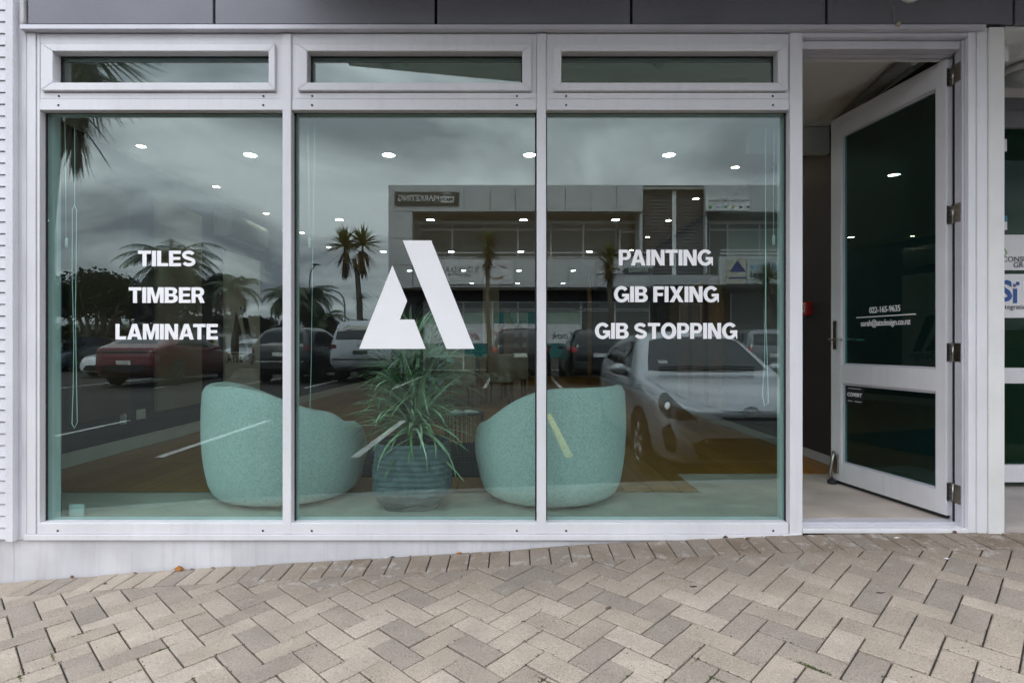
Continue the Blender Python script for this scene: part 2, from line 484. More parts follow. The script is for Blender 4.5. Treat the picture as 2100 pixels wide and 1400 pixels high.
M_PAVER = paver_material()
M_SAND = mat('joint_sand', (.075, .068, .056), .95, var=.3, nscale=7, bump=.5, bscale=120, col2=(.025, .022, .018))

# ================================================================== ground
_gx = [(-9, -.80), (-2.62, -.288), (-1.79, -.225), (-.875, -.172), (-.125, -.127), (.375, -.088), (.875, -.067), (1.475, -.036), (2.4, -.030), (9, -.02)]
_gf = [(-9, .0), (-2.6, .0), (-1.2, .02), (0, .045), (1.4, .062), (9, .065)]
def _lerp(tab, x):
    if x <= tab[0][0]: return tab[0][1]
    for (a, b), (c, d) in zip(tab, tab[1:]):
        if x <= c: return b + (d - b) * (x - a) / (c - a)
    return tab[-1][1]
def ground_z(x, d):
    return (_lerp(_gx, x - .15) + _lerp(_gx, x) + _lerp(_gx, x + .15)) / 3 - _lerp(_gf, x) * min(d, 2.2)
def park_z(d): return -.36 + .20 * min(max(d - 2, 0), 18) / 18

KERB_D = 1.32
def sheet(name, xs, ds, fz, m, parent=None):
    v = [(x, -d, fz(x, d)) for d in ds for x in xs]; n = len(xs)
    f = [(j * n + i, (j + 1) * n + i, (j + 1) * n + i + 1, j * n + i + 1) for j in range(len(ds) - 1) for i in range(n - 1)]
    return mesh(name, v, f, m, parent)
_xs = [-9 + .25 * i for i in range(73)]
pavement = sheet('pavement', _xs, [-.9, 0, .3, .6, .9, 1.1, KERB_D], lambda x, d: ground_z(x, max(d, 0)) - .011, M_SAND)
tag(pavement, 'pale concrete block pavement sloping up along the shop front', kind='structure')
ground = sheet('car_park', [-400, -60, -20, 0, 20, 60, 400], [KERB_D + .02, 6, 12, 20, 40, 120, 600], lambda x, d: park_z(d), M_ASPH)
tag(ground, 'dark asphalt car park in front of the shop', kind='structure')
# kerb stones
kerb = thing('kerb', 'grey concrete kerb between pavement and car park', None, (0, -KERB_D - .05, -.3)); kerb['kind'] = 'structure'
for i in range(18):
    x0 = -9 + i; x1 = x0 + .99
    mb = MB()
    zz = [ground_z(x0, KERB_D) + .0, ground_z(x1, KERB_D) + .0]
    mb.add([(x0, -KERB_D - .12, -.6), (x1, -KERB_D - .12, -.6), (x1, -KERB_D, -.6), (x0, -KERB_D, -.6),
            (x0, -KERB_D - .12, zz[0]), (x1, -KERB_D - .12, zz[1]), (x1, -KERB_D, zz[1]), (x0, -KERB_D, zz[0])], BOXF)
    mb.build('kerb_stone', M_CONC, kerb, bevel=.012)

# ---- pavers
def clip(poly, inside, cut):
    out = []
    for i, p in enumerate(poly):
        q = poly[(i + 1) % len(poly)]
        a, b = inside(p), inside(q)
        if a: out.append(p)
        if a != b: out.append(cut(p, q))
    return out
def clip_d(poly, dmin):
    return clip(poly, lambda p: p[1] >= dmin, lambda p, q: (p[0] + (q[0] - p[0]) * (dmin - p[1]) / (q[1] - p[1]), dmin))
def clip_dmax(poly, dm):
    return clip(poly, lambda p: p[1] <= dm, lambda p, q: (p[0] + (q[0] - p[0]) * (dm - p[1]) / (q[1] - p[1]), dm))
def paver_geo(poly, gap=.0024, ch=.0040, drop=0.0, tilt=(0, 0)):
    n = len(poly); cx = sum(p[0] for p in poly) / n; cd = sum(p[1] for p in poly) / n
    ar = sum(poly[i][0] * poly[(i + 1) % n][1] - poly[(i + 1) % n][0] * poly[i][1] for i in range(n))
    def inset(k):
        res = []
        s = 1 if ar > 0 else -1
        for i in range(n):
            p0, p1, p2 = poly[i - 1], poly[i], poly[(i + 1) % n]
            def nrm(a, b):
                dx, dy = b[0] - a[0], b[1] - a[1]; l = sqrt(dx * dx + dy * dy) or 1e-9
                return (-dy / l * s, dx / l * s)
            n1, n2 = nrm(p0, p1), nrm(p1, p2)
            dt = 1 + n1[0] * n2[0] + n1[1] * n2[1]
            dt = max(dt, .35)
            res.append((p1[0] + (n1[0] + n2[0]) / dt * k, p1[1] + (n1[1] + n2[1]) / dt * k))
        return res
    lo, mid, top = inset(gap), inset(gap + .0005), inset(gap + ch)
    def P(p, dz):
        return (p[0], -p[1], ground_z(*p) + dz + drop + tilt[0] * (p[0] - cx) + tilt[1] * (p[1] - cd))
    v = [P(p, -.05) for p in lo] + [P(p, -ch * .8) for p in mid] + [P(p, 0) for p in top]
    f = []
    for r in (0, 1):
        for i in range(n):
            a, b = r * n + i, r * n + (i + 1) % n
            f.append((a, b, b + n, a + n) if ar < 0 else (b, a, a + n, b + n))
    tp = tuple(2 * n + i for i in range(n))
    f.append(tp if ar < 0 else tp[::-1])
    return v, f, (cx, cd)
def in_view(c, pad=.0):
    x, d = c
    Z = D0 - d
    if Z < .5: return False
    px = 1050 + x * F0 / Z; py = HZ - (ground_z(x, d) - CZ) * F0 / Z
    return -40 - pad < px < 2140 + pad and py < 1440 + pad
_far = MB()
_cnt = 0
def lay(poly, name):
    global _cnt
    if len(poly) < 3: return
    n = len(poly)
    ar = abs(sum(poly[i][0] * poly[(i + 1) % n][1] - poly[(i + 1) % n][0] * poly[i][1] for i in range(n))) / 2
    if ar < .0008: return
    v, f, c = paver_geo(poly, drop=rng.uniform(-.0028, .0012), tilt=(rng.uniform(-.012, .012), rng.uniform(-.012, .012)))
    if in_view(c):
        z = ground_z(*c)
        ce = Vector((c[0], -c[1], z))
        me = bpy.data.meshes.new(name); me.from_pydata([tuple(Vector(p) - ce) for p in v], [], f); me.update()
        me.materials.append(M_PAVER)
        o = bpy.data.objects.new(name, me); o.location = ce
        COL.objects.link(o); o.parent = pavement
        _cnt += 1
    else:
        _far.add(v, f)
W = .1
for i in range(-86, 87):                                   # the course laid square to the shop front
    x = -.012 + W * i
    lay([(x, .004), (x + W, .004), (x + W, .204), (x, .204)], 'edge_paver')
S2 = sqrt(.5)
def EW(a, b, P): return (P[0] + (a - b) * S2 * W, P[1] + (a + b) * S2 * W)
P0 = (.117, .212)
for k in range(-32, 33):
    for j in range(-40, 40):
        P = (P0[0] + k * 2 * W * sqrt(2), P0[1] + j * W * sqrt(2))
        if P[1] > KERB_D + .3 or P[1] < -.4 or abs(P[0]) > 9: continue
        for quad in (((0, 0), (2, 0), (2, 1), (0, 1)), ((0, 1), (1, 1), (1, 3), (0, 3))):
            pl = [EW(a, b, P) for a, b in quad]
            if max(p[1] for p in pl) < .21 or min(p[1] for p in pl) > KERB_D: continue
            pl = clip_dmax(clip_d(pl, .206), KERB_D - .004)
            lay(pl, 'paver')
print('PAVERS in view', _cnt)
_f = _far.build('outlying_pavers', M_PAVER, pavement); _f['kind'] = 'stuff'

# moss growing in the joints near the camera
M_MOSS = mat('moss', (.10, .13, .02), .95, var=.35, nscale=40, col2=(.045, .05, .012))
def moss_tufts():
    mb = MB()
    spots = []
    for px, py, w in ((108, 1345, 9), (40, 1385, 8), (165, 1298, 6), (243, 1294, 6), (105, 1330, 5), (285, 1368, 7), (330, 1330, 5), (1474, 1393, 8), (1433, 1347, 5),
                      (1665, 1365, 6), (1815, 1257, 4), (1120, 1395, 7), (708, 1366, 5), (745, 1398, 7), (1385, 1398, 6), (620, 1385, 6), (1300, 1390, 5), (200, 1290, 4), (600, 1395, 6)):
        # find the ground point under that pixel
        lo, hi = .2, 1.6
        for _ in range(30):
            d = (lo + hi) / 2; Z = D0 - d; x = (px - 1050) * Z / F0
            y = HZ - (ground_z(x, d) - CZ) * F0 / Z
            if y < py: lo = d
            else: hi = d
        spots.append((x, d, w))
    for x, d, w in spots:
        sg = rng.choice((1, -1))
        for k in range(w * 26):
            t = rng.gauss(0, .028)
            a = x + t * S2 * sg + rng.gauss(0, .0022); b = d + t * S2 + rng.gauss(0, .0022)
            h = rng.uniform(.002, .0075); r = rng.uniform(.001, .0028)
            z = ground_z(a, b) - .005
            an = rng.uniform(0, 6.28)
            mb.add([(a + r * cos(an), -b + r * sin(an), z), (a + r * cos(an + 2.1), -b + r * sin(an + 2.1), z), (a + r * cos(an + 4.2), -b + r * sin(an + 4.2), z), (a + rng.gauss(0, .002), -b, z + h)],
                   [(0, 1, 3), (1, 2, 3), (2, 0, 3)])
    o = mb.build('moss', M_MOSS)
    tag(o, 'small green moss growing in the paving joints', 'moss', kind='stuff')
moss_tufts()

# dark crumbs of grit in the joints
def grit():
    mb = MB()
    for _ in range(8500):
        k = rng.randint(-20, 20); j = rng.randint(-2, 12)
        P = (P0[0] + k * .2 * sqrt(2), P0[1] + j * W * sqrt(2))
        e = rng.random() * 3
        a, b = EW(0 if rng.random() < .5 else e, e if rng.random() < .5 else 1, P)
        a += rng.gauss(0, .003); b += rng.gauss(0, .003)
        if b < .22 or b > 1.5: continue
        r = rng.uniform(.0008, .0026) * (.5 + b); z = ground_z(a, b) - .002; an = rng.uniform(0, 6.3)
        mb.add([(a + r * cos(an), -b + r * sin(an), z), (a + r * cos(an + 2), -b + r * sin(an + 2), z), (a + r * cos(an + 4), -b + r * sin(an + 4), z), (a, -b, z + r)], [(0, 1, 3), (1, 2, 3), (2, 0, 3)])
    o = mb.build('joint_grit', mat('dark_grit', (.05, .045, .04), .95, var=.3))
    tag(o, 'dark crumbs of soil along the paving joints', 'grit', kind='stuff')
grit()

# ================================================================== shop front
def fx(px): return PX(px, D0)
def fz(py): return PZ(py, D0)
GY = .05                        # glass plane behind the frame face
def gx(px): return PX(px, D0 + GY)
def gz(py): return PZ(py, D0 + GY)

sw = thing('shopfront_window', 'pale aluminium shop window with three tall panes and white vinyl lettering', 'window', (0, .05, fz(1105)))
FY0, FY1 = 0.0, .11
zs0, zs1 = fz(1105), fz(70)
# outer sill and frame members
box('sill', fx(52), fx(1642), -.012, FY1, fz(1106), fz(1094.5), M_FRAME, sw, bevel=.002)
box('bottom_rail', fx(79), fx(1612) + .012, -.004, FY1, fz(1094), fz(1071.5), M_FRAME, sw, bevel=.003)
box('jamb', fx(56), fx(74), -.004, FY1, fz(1094), fz(68), M_FRAME, sw, bevel=.003)
box('jamb', fx(75.2), fx(81), .001, FY1, fz(1094), fz(68), M_FRAME, sw, bevel=.002)
box('jamb', fx(1619), fx(1645), -.006, FY1, fz(1100), fz(68), M_FRAME, sw, bevel=.003)
box('mullion', fx(580), fx(598), -.006, FY1, fz(1094), fz(70), M_FRAME, sw, bevel=.004)
box('mullion', fx(1101), fx(1120), -.006, FY1, fz(1094), fz(70), M_FRAME, sw, bevel=.004)
spans = [(81, 580), (598, 1101), (1120, 1619)]
for a, b in spans:
    box('transom_rail', fx(a) + .001, fx(b) - .001, .000, FY1, fz(226), fz(203), M_FRAME, sw, bevel=.003)
    box('transom_rail', fx(a) + .001, fx(b) - .001, .003, FY1, fz(202.4), fz(190), M_FRAME, sw, bevel=.002)
    box('head_rail', fx(a) + .001, fx(b) - .001, .002, FY1, fz(90), fz(69), M_FRAME, sw, bevel=.002)
    # upper light: fixed surround + raised sash
    sa, sb = {81: (88, 566), 598: (612, 1090), 1120: (1135, 1613)}[a]
    box('side_rail', fx(a) + .001, fx(sa) + .004, .004, FY1, fz(190.2), fz(89.8), M_FRAME, sw, bevel=.002)
    box('side_rail', fx(sb) - .004, fx(b) - .001, .004, FY1, fz(190.2), fz(89.8), M_FRAME, sw, bevel=.002)
    # mitred sash of four pieces
    ga, gb = {81: (112, 553), 598: (632, 1071), 1120: (1151, 1593)}[a]
    o0, o1, i0, i1 = fx(sa), fx(sb), fx(ga), fx(gb)
    zo0, zo1, zi0, zi1 = fz(188), fz(93), fz(172), fz(108)
    sash = box('top_sash', o0 + .01, o1 - .01, .05, .075, zo0 + .01, zi0 - .001, M_GASKET, sw)
    def piece(q, nm):
        mb = MB(); mb.prism(q, lambda x, z: (x, -.014, z), lambda x, z: (x, .06, z))
        return mb.build(nm, M_FRAME, sash, bevel=.0035)
    g = .0006
    piece([(o0, zo0), (o1, zo0), (i1, zi0), (i0, zi0)], 'sash_rail')
    piece([(o0, zo1), (i0, zi1), (i1, zi1), (o1, zo1)], 'sash_rail')
    piece([(o0, zo0 + g), (i0, zi0 + g), (i0, zi1 - g), (o0, zo1 - g)], 'sash_rail')
    piece([(o1, zo0 + g), (o1, zo1 - g), (i1, zi1 - g), (i1, zi0 + g)], 'sash_rail')
    # black glazing gasket and pane
    mbk = MB(); G = .006
    mbk.box(i0, i1, .040, .048, zi0, zi0 + G).box(i0, i1, .040, .048, zi1 - G, zi1).box(i0, i0 + G, .040, .048, zi0, zi1).box(i1 - G, i1, .040, .048, zi0, zi1)
    mbk.build('gasket', M_GASKET, sash)
    box('top_pane', i0 + .001, i1 - .001, .0485, .0535, zi0 + .001, zi1 - .001, M_GLASS_TOP, sash)
    # two friction-stay screws / drain holes per rail
    for hx in ({81: (120, 540), 598: (640, 1060), 1120: (1161, 1585)}[a]):
        for hz, yy in ((197, .0025), (216, -.0005), (1087, -.0045)):
            MB().lathe([(0, 0), (.0052, 0), (.0052, .004), (0, .004)], (fx(hx), yy - .0015, fz(hz)), 10, 'y').build('drain_hole', M_BLACK, sw)

panes = []
for (a, b) in ((96, 580), (608, 1101), (1122, 1613)):
    x0, x1 = gx(a), gx(b)
    z0, z1 = gz(1071), gz(233)
    rx0 = {96: fx(81), 608: fx(598), 1122: fx(1120)}[a]; rx1 = {96: fx(580), 608: fx(1101), 1122: fx(1619)}[a]
    # black gasket line round the glass
    mbk = MB(); G = .0075
    mbk.box(rx0, rx1, GY - .012, GY - .004, fz(1071.5) - .001, z0 + .003).box(rx0, rx1, GY - .012, GY - .004, z1 - .004, fz(226) + .001)
    mbk.box(rx0, rx0 + G, GY - .012, GY - .004, z0, z1).box(rx1 - G, rx1, GY - .012, GY - .004, z0, z1)
    mbk.build('gasket', M_GASKET, sw)
    p = box('window_pane', rx0 + .002, rx1 - .002, GY, GY + .006, fz(1071.5) + .001, fz(226) - .001, M_GLASS, sw)
    panes.append(p)
VY = GY - .003
def vx(px): return PX(px, D0 + VY)
def vz(py): return PZ(py, D0 + VY)
for p, rows in ((panes[0], (('TILES', 283, 401, 514, 546), ('TIMBER', 264, 420, 589, 621), ('LAMINATE', 237, 447, 664, 696))),
                (panes[2], (('PAINTING', 1269, 1462, 512, 544.5), ('GIB FIXING', 1259, 1474, 587, 619.5), ('GIB STOPPING', 1220, 1512, 662, 694.5)))):
    for s, a, b, t, u in rows:
        o = vinyl('lettering', s, vx(a), vx(b), vz(u), vz(t), VY, M_VINYL, p)
        o['label'] = 'white vinyl word %s on the glass' % s
lg = [[(804.8, 544), (835, 617), (820, 655), (849.5, 655), (873, 715), (736.5, 715)], [(826, 493), (884.5, 493), (973, 715), (915.5, 715)]]
lg = [[(vx(a), vz(b)) for a, b in l] for l in lg]
o = flat_shapes('logo', lg, (0, VY, 0), (1, 0, 0), (0, 0, 1), M_VINYL, panes[1]); o['label'] = 'large white letter A logo cut in two pieces'

# head flashing over window and door
flash = thing('head_flashing', 'pale metal flashing strip above the window and door', 'flashing', (0, 0, fz(68)))
mb = MB()
mb.prism([(-.035, fz(67)), (-.032, fz(57.5)), (.0, fz(56)), (.03, fz(56)), (.03, fz(67.5))], lambda y, z: (fx(52), y, z), lambda y, z: (fx(2012), y, z))
mb.build('strip', M_FRAME_OLD, flash, bevel=.001)

# charcoal cladding above
fas = thing('panel_cladding', 'charcoal metal wall panels above the shop window', 'cladding', (0, .05, fz(55)))
jx = [62, 443.5, 895, 1293, 1690.5, 2072, 2500, 2900]
for a, b in zip(jx, jx[1:]):
    box('panel', fx(a) + .007, fx(b) - .007, -.022, .02, fz(54), 3.30, M_SLATE, fas, bevel=.002)
box('backing', fx(58), fx(2900), .022, .12, fz(56.5), 3.30, M_BLACK, fas)

# left: narrow weatherboards with corner board, plaster strip
wb = thing('weatherboard_wall', 'white narrow weatherboards with corner trim beside the shop window', 'wall', (-3, .02, fz(1105)))
n = 0; z = fz(1105)
while z < 3.6:
    mb = MB(); x0, x1 = -4.6, fx(22.5)
    mb.prism([(-.016, z + .0045), (.02, z + .0045), (.02, z + .0592), (-.010, z + .0592)], lambda y, zz: (x0, y, zz), lambda y, zz: (x1, y, zz))
    mb.build('weatherboard', M_WHITE, wb)
    z += .0600
box('backing', -4.6, fx(40), .0205, .12, fz(1105), 3.6, M_BLACK, wb)
box('corner_board', fx(22.8), fx(38.5), -.036, .02, fz(1106), 3.6, M_WHITE, wb, bevel=.003)
box('shadow_strip', fx(38.8), fx(45), -.002, .02, fz(1106), 3.6, M_FRAME_OLD, wb)
box('seal_strip', fx(45.2), fx(55.6), -.006, .05, fz(1105), 3.6, M_PLASTER, wb, bevel=.004)
gp = MB(); gp.prism([(fx(50.5), fz(0)), (fx(58), fz(0)), (fx(58.5), fz(50)), (fx(55), fz(57)), (fx(51), fz(50))], lambda x, z: (x, -.03, z), lambda x, z: (x, -.007, z))
gp2 = gp.build('flashing_end', M_SEAL, wb, bevel=.003)

# plinth below the window and the boards
pl = thing('plinth_wall', 'low painted concrete plinth under the shop window', 'wall', (0, .05, -.6))
box('plaster_face', fx(27), fx(1646), .004, .2, -.7, fz(1106.3), M_PLASTER, pl, bevel=.003)
box('plaster_face', -4.6, fx(26.6), .005, .2, -.7, fz(1105.5), M_PLASTER, pl, bevel=.003)

# ---- door frame
df = thing('door_frame', 'pale aluminium frame round the open shop door', 'door frame', (fx(1820), .05, fz(1090)))
dxl, dxr = fx(1645.5), fx(1962)
DZT = fz(94)
box('head', dxl, fx(1985), -.004, .13, fz(77), fz(67.5), M_FRAME_OLD, df, bevel=.002)
box('head', dxl, fx(1979) - .001, .028, .13, fz(95), fz(77.4), M_FRAME_OLD, df, bevel=.003)
box('head_stop', dxl, fx(1979) - .001, .085, .105, fz(98), fz(95.4), M_FRAME_OLD, df, bevel=.002)
box('jamb', fx(1984), fx(2000), -.006, .13, fz(1092), fz(67.2), M_FRAME, df, bevel=.003)
box('jamb', fx(1979), fx(1983.6), .018, .07, fz(1088), fz(77.6), M_FRAME_OLD, df, bevel=.003)
box('jamb', fx(1983.8), fx(2000), .0705, .149, fz(1088), fz(67.6), M_FRAME_OLD, df)
box('jamb_rebate', 2.376, fx(1999), .0, .0702, fz(1088), fz(67.8), M_FRAME_OLD, df)
box('jamb_trim', fx(2000.5), fx(2021.5), -.012, .13, fz(1092), fz(60), M_FRAME, df, bevel=.003)
box('threshold', dxl, fx(1983), -.012, .055, fz(1092), fz(1083), M_FRAME, df, bevel=.004)
box('threshold', dxl, fx(1983), .056, .13, fz(1092), fz(1077.5), M_FRAME_OLD, df, bevel=.003)
box('weather_strip', fx(1979), fx(1983.5), .0705, .085, fz(1084), fz(100), M_BLACK, df)

col = thing('corner_post', 'cream painted post between the shop door and the next entrance', 'post', (fx(2042), .06, -.1))
box('post_face', fx(2022), PX(2060.5, D0 - .02), -.02, .149, -.3, fz(60), M_CREAM, col, bevel=.003)
box('cap', fx(2022.5), fx(2059.5), -.004, .149, fz(59.7), fz(55), M_BLACK, col)

# ---- the open door (hinged on the far jamb, swung inward)
HX, HY = 2.352, .112
FXx, FYy = 2.212, .112 + .855
dlen = sqrt((FXx - HX) ** 2 + (FYy - HY) ** 2)
ang = atan2(FYy - HY, FXx - HX)
door = thing('glazed_door', 'open aluminium glass door with phone and email lettering', 'door', (HX, HY, .0), ang, local=True)
# local x runs hinge -> free edge, local y is thickness (the face with -y... faces the street side when open)
T0, T1 = 0.0, .046
DB, DT = .022, 2.447
SWd = .095
HWd = .066
box('hinge_stile', 0, HWd, T0, T1, DB, DT, M_FRAME, door, bevel=.003)
box('lock_stile', dlen - SWd, dlen, T0, T1, DB, DT, M_FRAME, door, bevel=.003)
box('top_rail', HWd + .0005, dlen - SWd - .0005, T0, T1, DT - .13, DT, M_FRAME, door, bevel=.003)
box('mid_rail', HWd + .0005, dlen - SWd - .0005, T0, T1, .675, .795, M_FRAME, door, bevel=.003)
box('bottom_rail', HWd + .0005, dlen - SWd - .0005, T0, T1, DB, .145, M_FRAME, door, bevel=.003)
box('bottom_seal', .01, dlen - .01, T0 + .01, T1 - .01, DB - .018, DB - .001, M_GASKET, door)
for z0, z1 in ((.1455, .6745), (.7955, DT - .1305)):
    a, b = HWd + .0005, dlen - SWd - .0005
    for q in ((a, b, z0, z0 + .012), (a, b, z1 - .012, z1), (a, a + .012, z0 + .0125, z1 - .0125), (b - .012, b, z0 + .0125, z1 - .0125)):
        box('glazing_bead', q[0], q[1], T0 + .012, T1 - .012, q[2], q[3], M_FRAME_OLD, door)
dp_hi = box('upper_pane', HWd + .013, dlen - SWd - .013, .020, .026, .808, DT - .143, M_GLASS_DOOR, door)
dp_lo = box('lower_pane', HWd + .013, dlen - SWd - .013, .020, .026, .158, .662, M_GLASS_DOOR, door)
# which face looks to the street: normal of +y local side
nl = Vector((-sin(ang), cos(ang), 0))
face_y = .0275 if nl.x < 0 else .0185
R_ = (-1, 0, 0); U_ = (0, 0, 1)
def dtext(s, t, z, size, bold, width, par=dp_hi):
    return text('lettering', s, size, (dlen * t, face_y, z), R_, U_, M_VINYL, par, bold=bold, spacing=.94, width=width)
dtext('022-165-9635', .50, 1.142, .052, .012, .235)
dtext('sarah@atsdesign.co.nz', .50, 1.062, .052, .012, .375)
flat_shapes('rule', [[(-.225, -.003), (.225, -.003), (.225, .003), (-.225, .003)]], (dlen * .5, face_y, 1.103), R_, U_, M_VINYL, dp_hi)
st = flat_shapes('sticker', [[(-.075, -.055), (.075, -.055), (.075, .055), (-.075, .055)]], (dlen * .775, face_y, .604), R_, U_, M_BLACK, dp_lo)
fy2 = face_y + (.0018 if nl.x < 0 else -.0018)
text('sticker_print', 'COVERT', .034, (dlen * .775, fy2, .604), R_, U_, M_VINYL, dp_lo, bold=.02, width=.125)
flat_shapes('sticker_print', [[(-.06, .04), (.055, .04), (.055, .0425), (-.06, .0425)], [(-.06, -.042), (-.02, -.042), (-.02, -.0395), (-.06, -.0395)], [(.0, -.042), (.06, -.042), (.06, -.0395), (.0, -.0395)]], (dlen * .775, fy2, .604), R_, U_, M_VINYL, dp_lo)
# hinges
for py in (160, 441, 722, 1007):
    zc = PZ(py, 3.06)
    mb = MB()
    mb.tube([(-.026, .034, zc - .05), (-.026, .034, zc + .05)], .0075, 10)
    hg = mb.build('hinge', M_STEEL, door, smooth=True)
    sgn = 1
    box('hinge_leaf', -.0035, .0 - .0005, .012, .046, zc - .048, zc + .048, M_STEEL, hg)
    # leaf on the frame is fixed to the jamb
    l2 = box('hinge_leaf', fx(1979) - .0036, fx(1979) - .0005, .026, .068, zc - .048, zc + .048, M_STEEL, df)
    for k in range(4):
        for s in (0, 1):
            MB().lathe([(0, 0), (.0035, 0), (.0035, .0012), (0, .0012)], (0, 0, 0), 8, 'x').build('screw', M_BLACK, hg).location = (-.0042, .022 + .014 * s, zc - .033 + .022 * k)
# lever handles either side and the lock
for s, y in ((1, T1), (-1, T0)):
    yy = y + .004 * s
    hp = box('lock_plate', dlen - .062, dlen - .028, min(y, yy + .004 * s), max(y, yy + .004 * s), .90, 1.09, M_STEEL, door, bevel=.003)
    tube('lever', [(dlen - .045, y, .965), (dlen - .045, y + .05 * s, .965), (dlen - .06, y + .058 * s, .965), (dlen - .17, y + .058 * s, .962)], .0085, M_STEEL, hp)
box('latch', dlen - .0002, dlen + .012, .014, .03, .93, .96, M_STEEL, door)
# drop bolt door holder near the floor
mb = MB(); yS = T1 if nl.x < 0 else T0; s = 1 if nl.x < 0 else -1
hd = box('door_holder', dlen - .075, dlen - .03, min(yS, yS + .012 * s), max(yS, yS + .012 * s), .07, .20, M_STEEL, door, bevel=.003)
tube('holder_arm', [(dlen - .05, yS + .018 * s, .22), (dlen - .05, yS + .03 * s, .15), (dlen - .05, yS + .045 * s, .08), (dlen - .05, yS + .03 * s, .02)], .011, M_STEEL, hd)
MB().lathe([(0, .0), (.028, .0), (.03, .012), (.02, .026), (0, .028)], (dlen - .05, yS + .03 * s, .003), 14).build('rubber_foot', M_GASKET, hd, smooth=True)

# ---- the next entrance, set back
nb = thing('neighbour_shopfront', 'set-back green glass entrance with company signs past the cream post', 'shopfront', (3.4, .8, 0))
NY = .80; NZ = D0 + NY
def nx(px): return PX(px, NZ)
def nz(py): return PZ(py, NZ)
M_GREENGL = glass('green_tinted_glass', (.45, .66, .56), .010)
M_SOFFIT = mat('soffit_white', (.66, .655, .63), .7, var=.05)
box('soffit', fx(2061), 6.5, .0, NY + .1, fz(63), fz(55), M_SOFFIT, nb)
box('head_panel', fx(2061), 6.5, NY, NY + .1, nz(226), nz(190), M_SLATE, nb, bevel=.002)
box('head_panel', fx(2061), 6.5, NY - .002, NY + .1, nz(262), nz(227), mat('grey_head', (.20, .20, .215), .4, var=.05), nb, bevel=.002)
npn = box('pane', fx(2061), 6.5, NY + .03, NY + .036, nz(985), nz(262), M_GREENGL, nb)
box('rail', fx(2061), 6.5, NY - .01, NY + .05, nz(786), nz(754), M_FRAME, nb, bevel=.004)
box('rail', fx(2061), 6.5, NY - .01, NY + .05, nz(988), nz(953), M_FRAME, nb, bevel=.004)
sy = NY + .026
M_PAPER = mat('sign_white', (.82, .82, .83), .5, var=.02)
NPX = fx(2061)
for (t, b, w) in ((480, 553, 3.55), (561, 651, 3.5)):
    box('sign_panel', NPX + .01, w, sy - .002, sy, nz(b), nz(t), M_PAPER, npn)
box('sign_panel', NPX + .01, nx(2072), sy - .002, sy, nz(470), nz(441), M_PAPER, npn)
box('sign_panel', NPX + .01, nx(2072), sy - .0035, sy - .0021, nz(453), nz(441), mat('teal_print', (.02, .16, .27), .5), npn)
M_DKTX = mat('dark_print', (.03, .03, .035), .5); M_BLUE = mat('blue_print', (.02, .09, .34), .5); M_GRN = mat('green_print', (.22, .40, .03), .5)
text('lettering', '1', .105, (nx(2067.5), sy - .004, nz(297)), (1, 0, 0), (0, 0, 1), M_VINYL, npn, bold=.045)
text('lettering', 'CONSULTING', .050, (nx(2061), sy - .004, nz(531)), (1, 0, 0), (0, 0, 1), M_DKTX, npn, align='LEFT')
text('lettering', 'GROUP', .050, (nx(2084), sy - .004, nz(543)), (1, 0, 0), (0, 0, 1), M_DKTX, npn, align='LEFT')
tube('emblem', [(nx(2060), sy - .004, nz(504)), (nx(2066), sy - .004, nz(509)), (nx(2071), sy - .004, nz(517)), (nx(2066), sy - .004, nz(524)), (nx(2060), sy - .004, nz(529))], .003, M_GRN, npn)
text('lettering', 'S', .185, (nx(2068.5), sy - .004, nz(598)), (1, 0, 0), (0, 0, 1), M_BLUE, npn, bold=.03)
box('lettering', nx(2084), nx(2092), sy - .005, sy - .003, nz(621), nz(591), M_BLUE, npn)
box('lettering', nx(2084), nx(2090), sy - .005, sy - .003, nz(587.5), nz(581), mat('violet_print', (.16, .15, .32), .5), npn)
box('lettering', nx(2090.5), nx(2096.5), sy - .005, sy - .003, nz(584), nz(577), M_BLUE, npn)
text('lettering', 'Integration', .045, (nx(2056), sy - .004, nz(629)), (1, 0, 0), (0, 0, 1), M_DKTX, npn, align='LEFT')
nw = thing('bulkhead_lamp', 'oval white bulkhead lamp under the soffit of the next entrance', 'lamp', (3.0, .42, fz(63) - .06))
mb = MB(); mb.lathe([(0, 0), (.15, .0), (.16, .02), (.15, .035), (0, .04)], (PX(2112, 3.35), .40, fz(63) - .041), 24)
mb.build('base', M_CREAM, nw, smooth=True)
mb = MB(); mb.lathe([(0, -.05), (.07, -.045), (.125, -.02), (.135, 0), (0, .001)], (PX(2112, 3.35), .40, fz(63) - .041), 24)
mb.build('diffuser', mat('lamp_diffuser', (.45, .47, .44), .3, var=.05), nw, smooth=True)
nf = box('neighbour_floor', fx(2061), 6.5, .0, NY + .6, -.06, -.004, mat('entry_tile', (.46, .42, .385), .55, var=.08, nscale=5), None)
tag(nf, 'pale tiled floor of the next entrance', kind='structure')
nbk = box('neighbour_interior', fx(2061), 6.5, NY + .6, NY + .7, -.1, 3.0, mat('dim_green_room', (.06, .09, .07), .8), None)
tag(nbk, 'dim wall inside the next entrance', kind='structure')

# ---- canopy over the pavement (only seen mirrored in the upper lights)
cp = thing('canopy', 'dark flat canopy above the pavement', 'canopy', (1.5, -.6, 2.9))
mb = MB(); mb.prism([(-1.15, -.03), (-1.15, -1.02), (0.0, -1.26), (5.5, -1.55), (5.5, -.03)], lambda x, y: (x, y, 2.90), lambda x, y: (x, y, 3.02))
mb.build('slab', mat('canopy_soffit', (.72, .72, .71), .6, var=.06), cp)
for i in range(7):
    x = -.9 + i * .95
    box('batten', x, x + .05, -1.0, -.03, 2.87, 2.899, M_SLATE, cp)

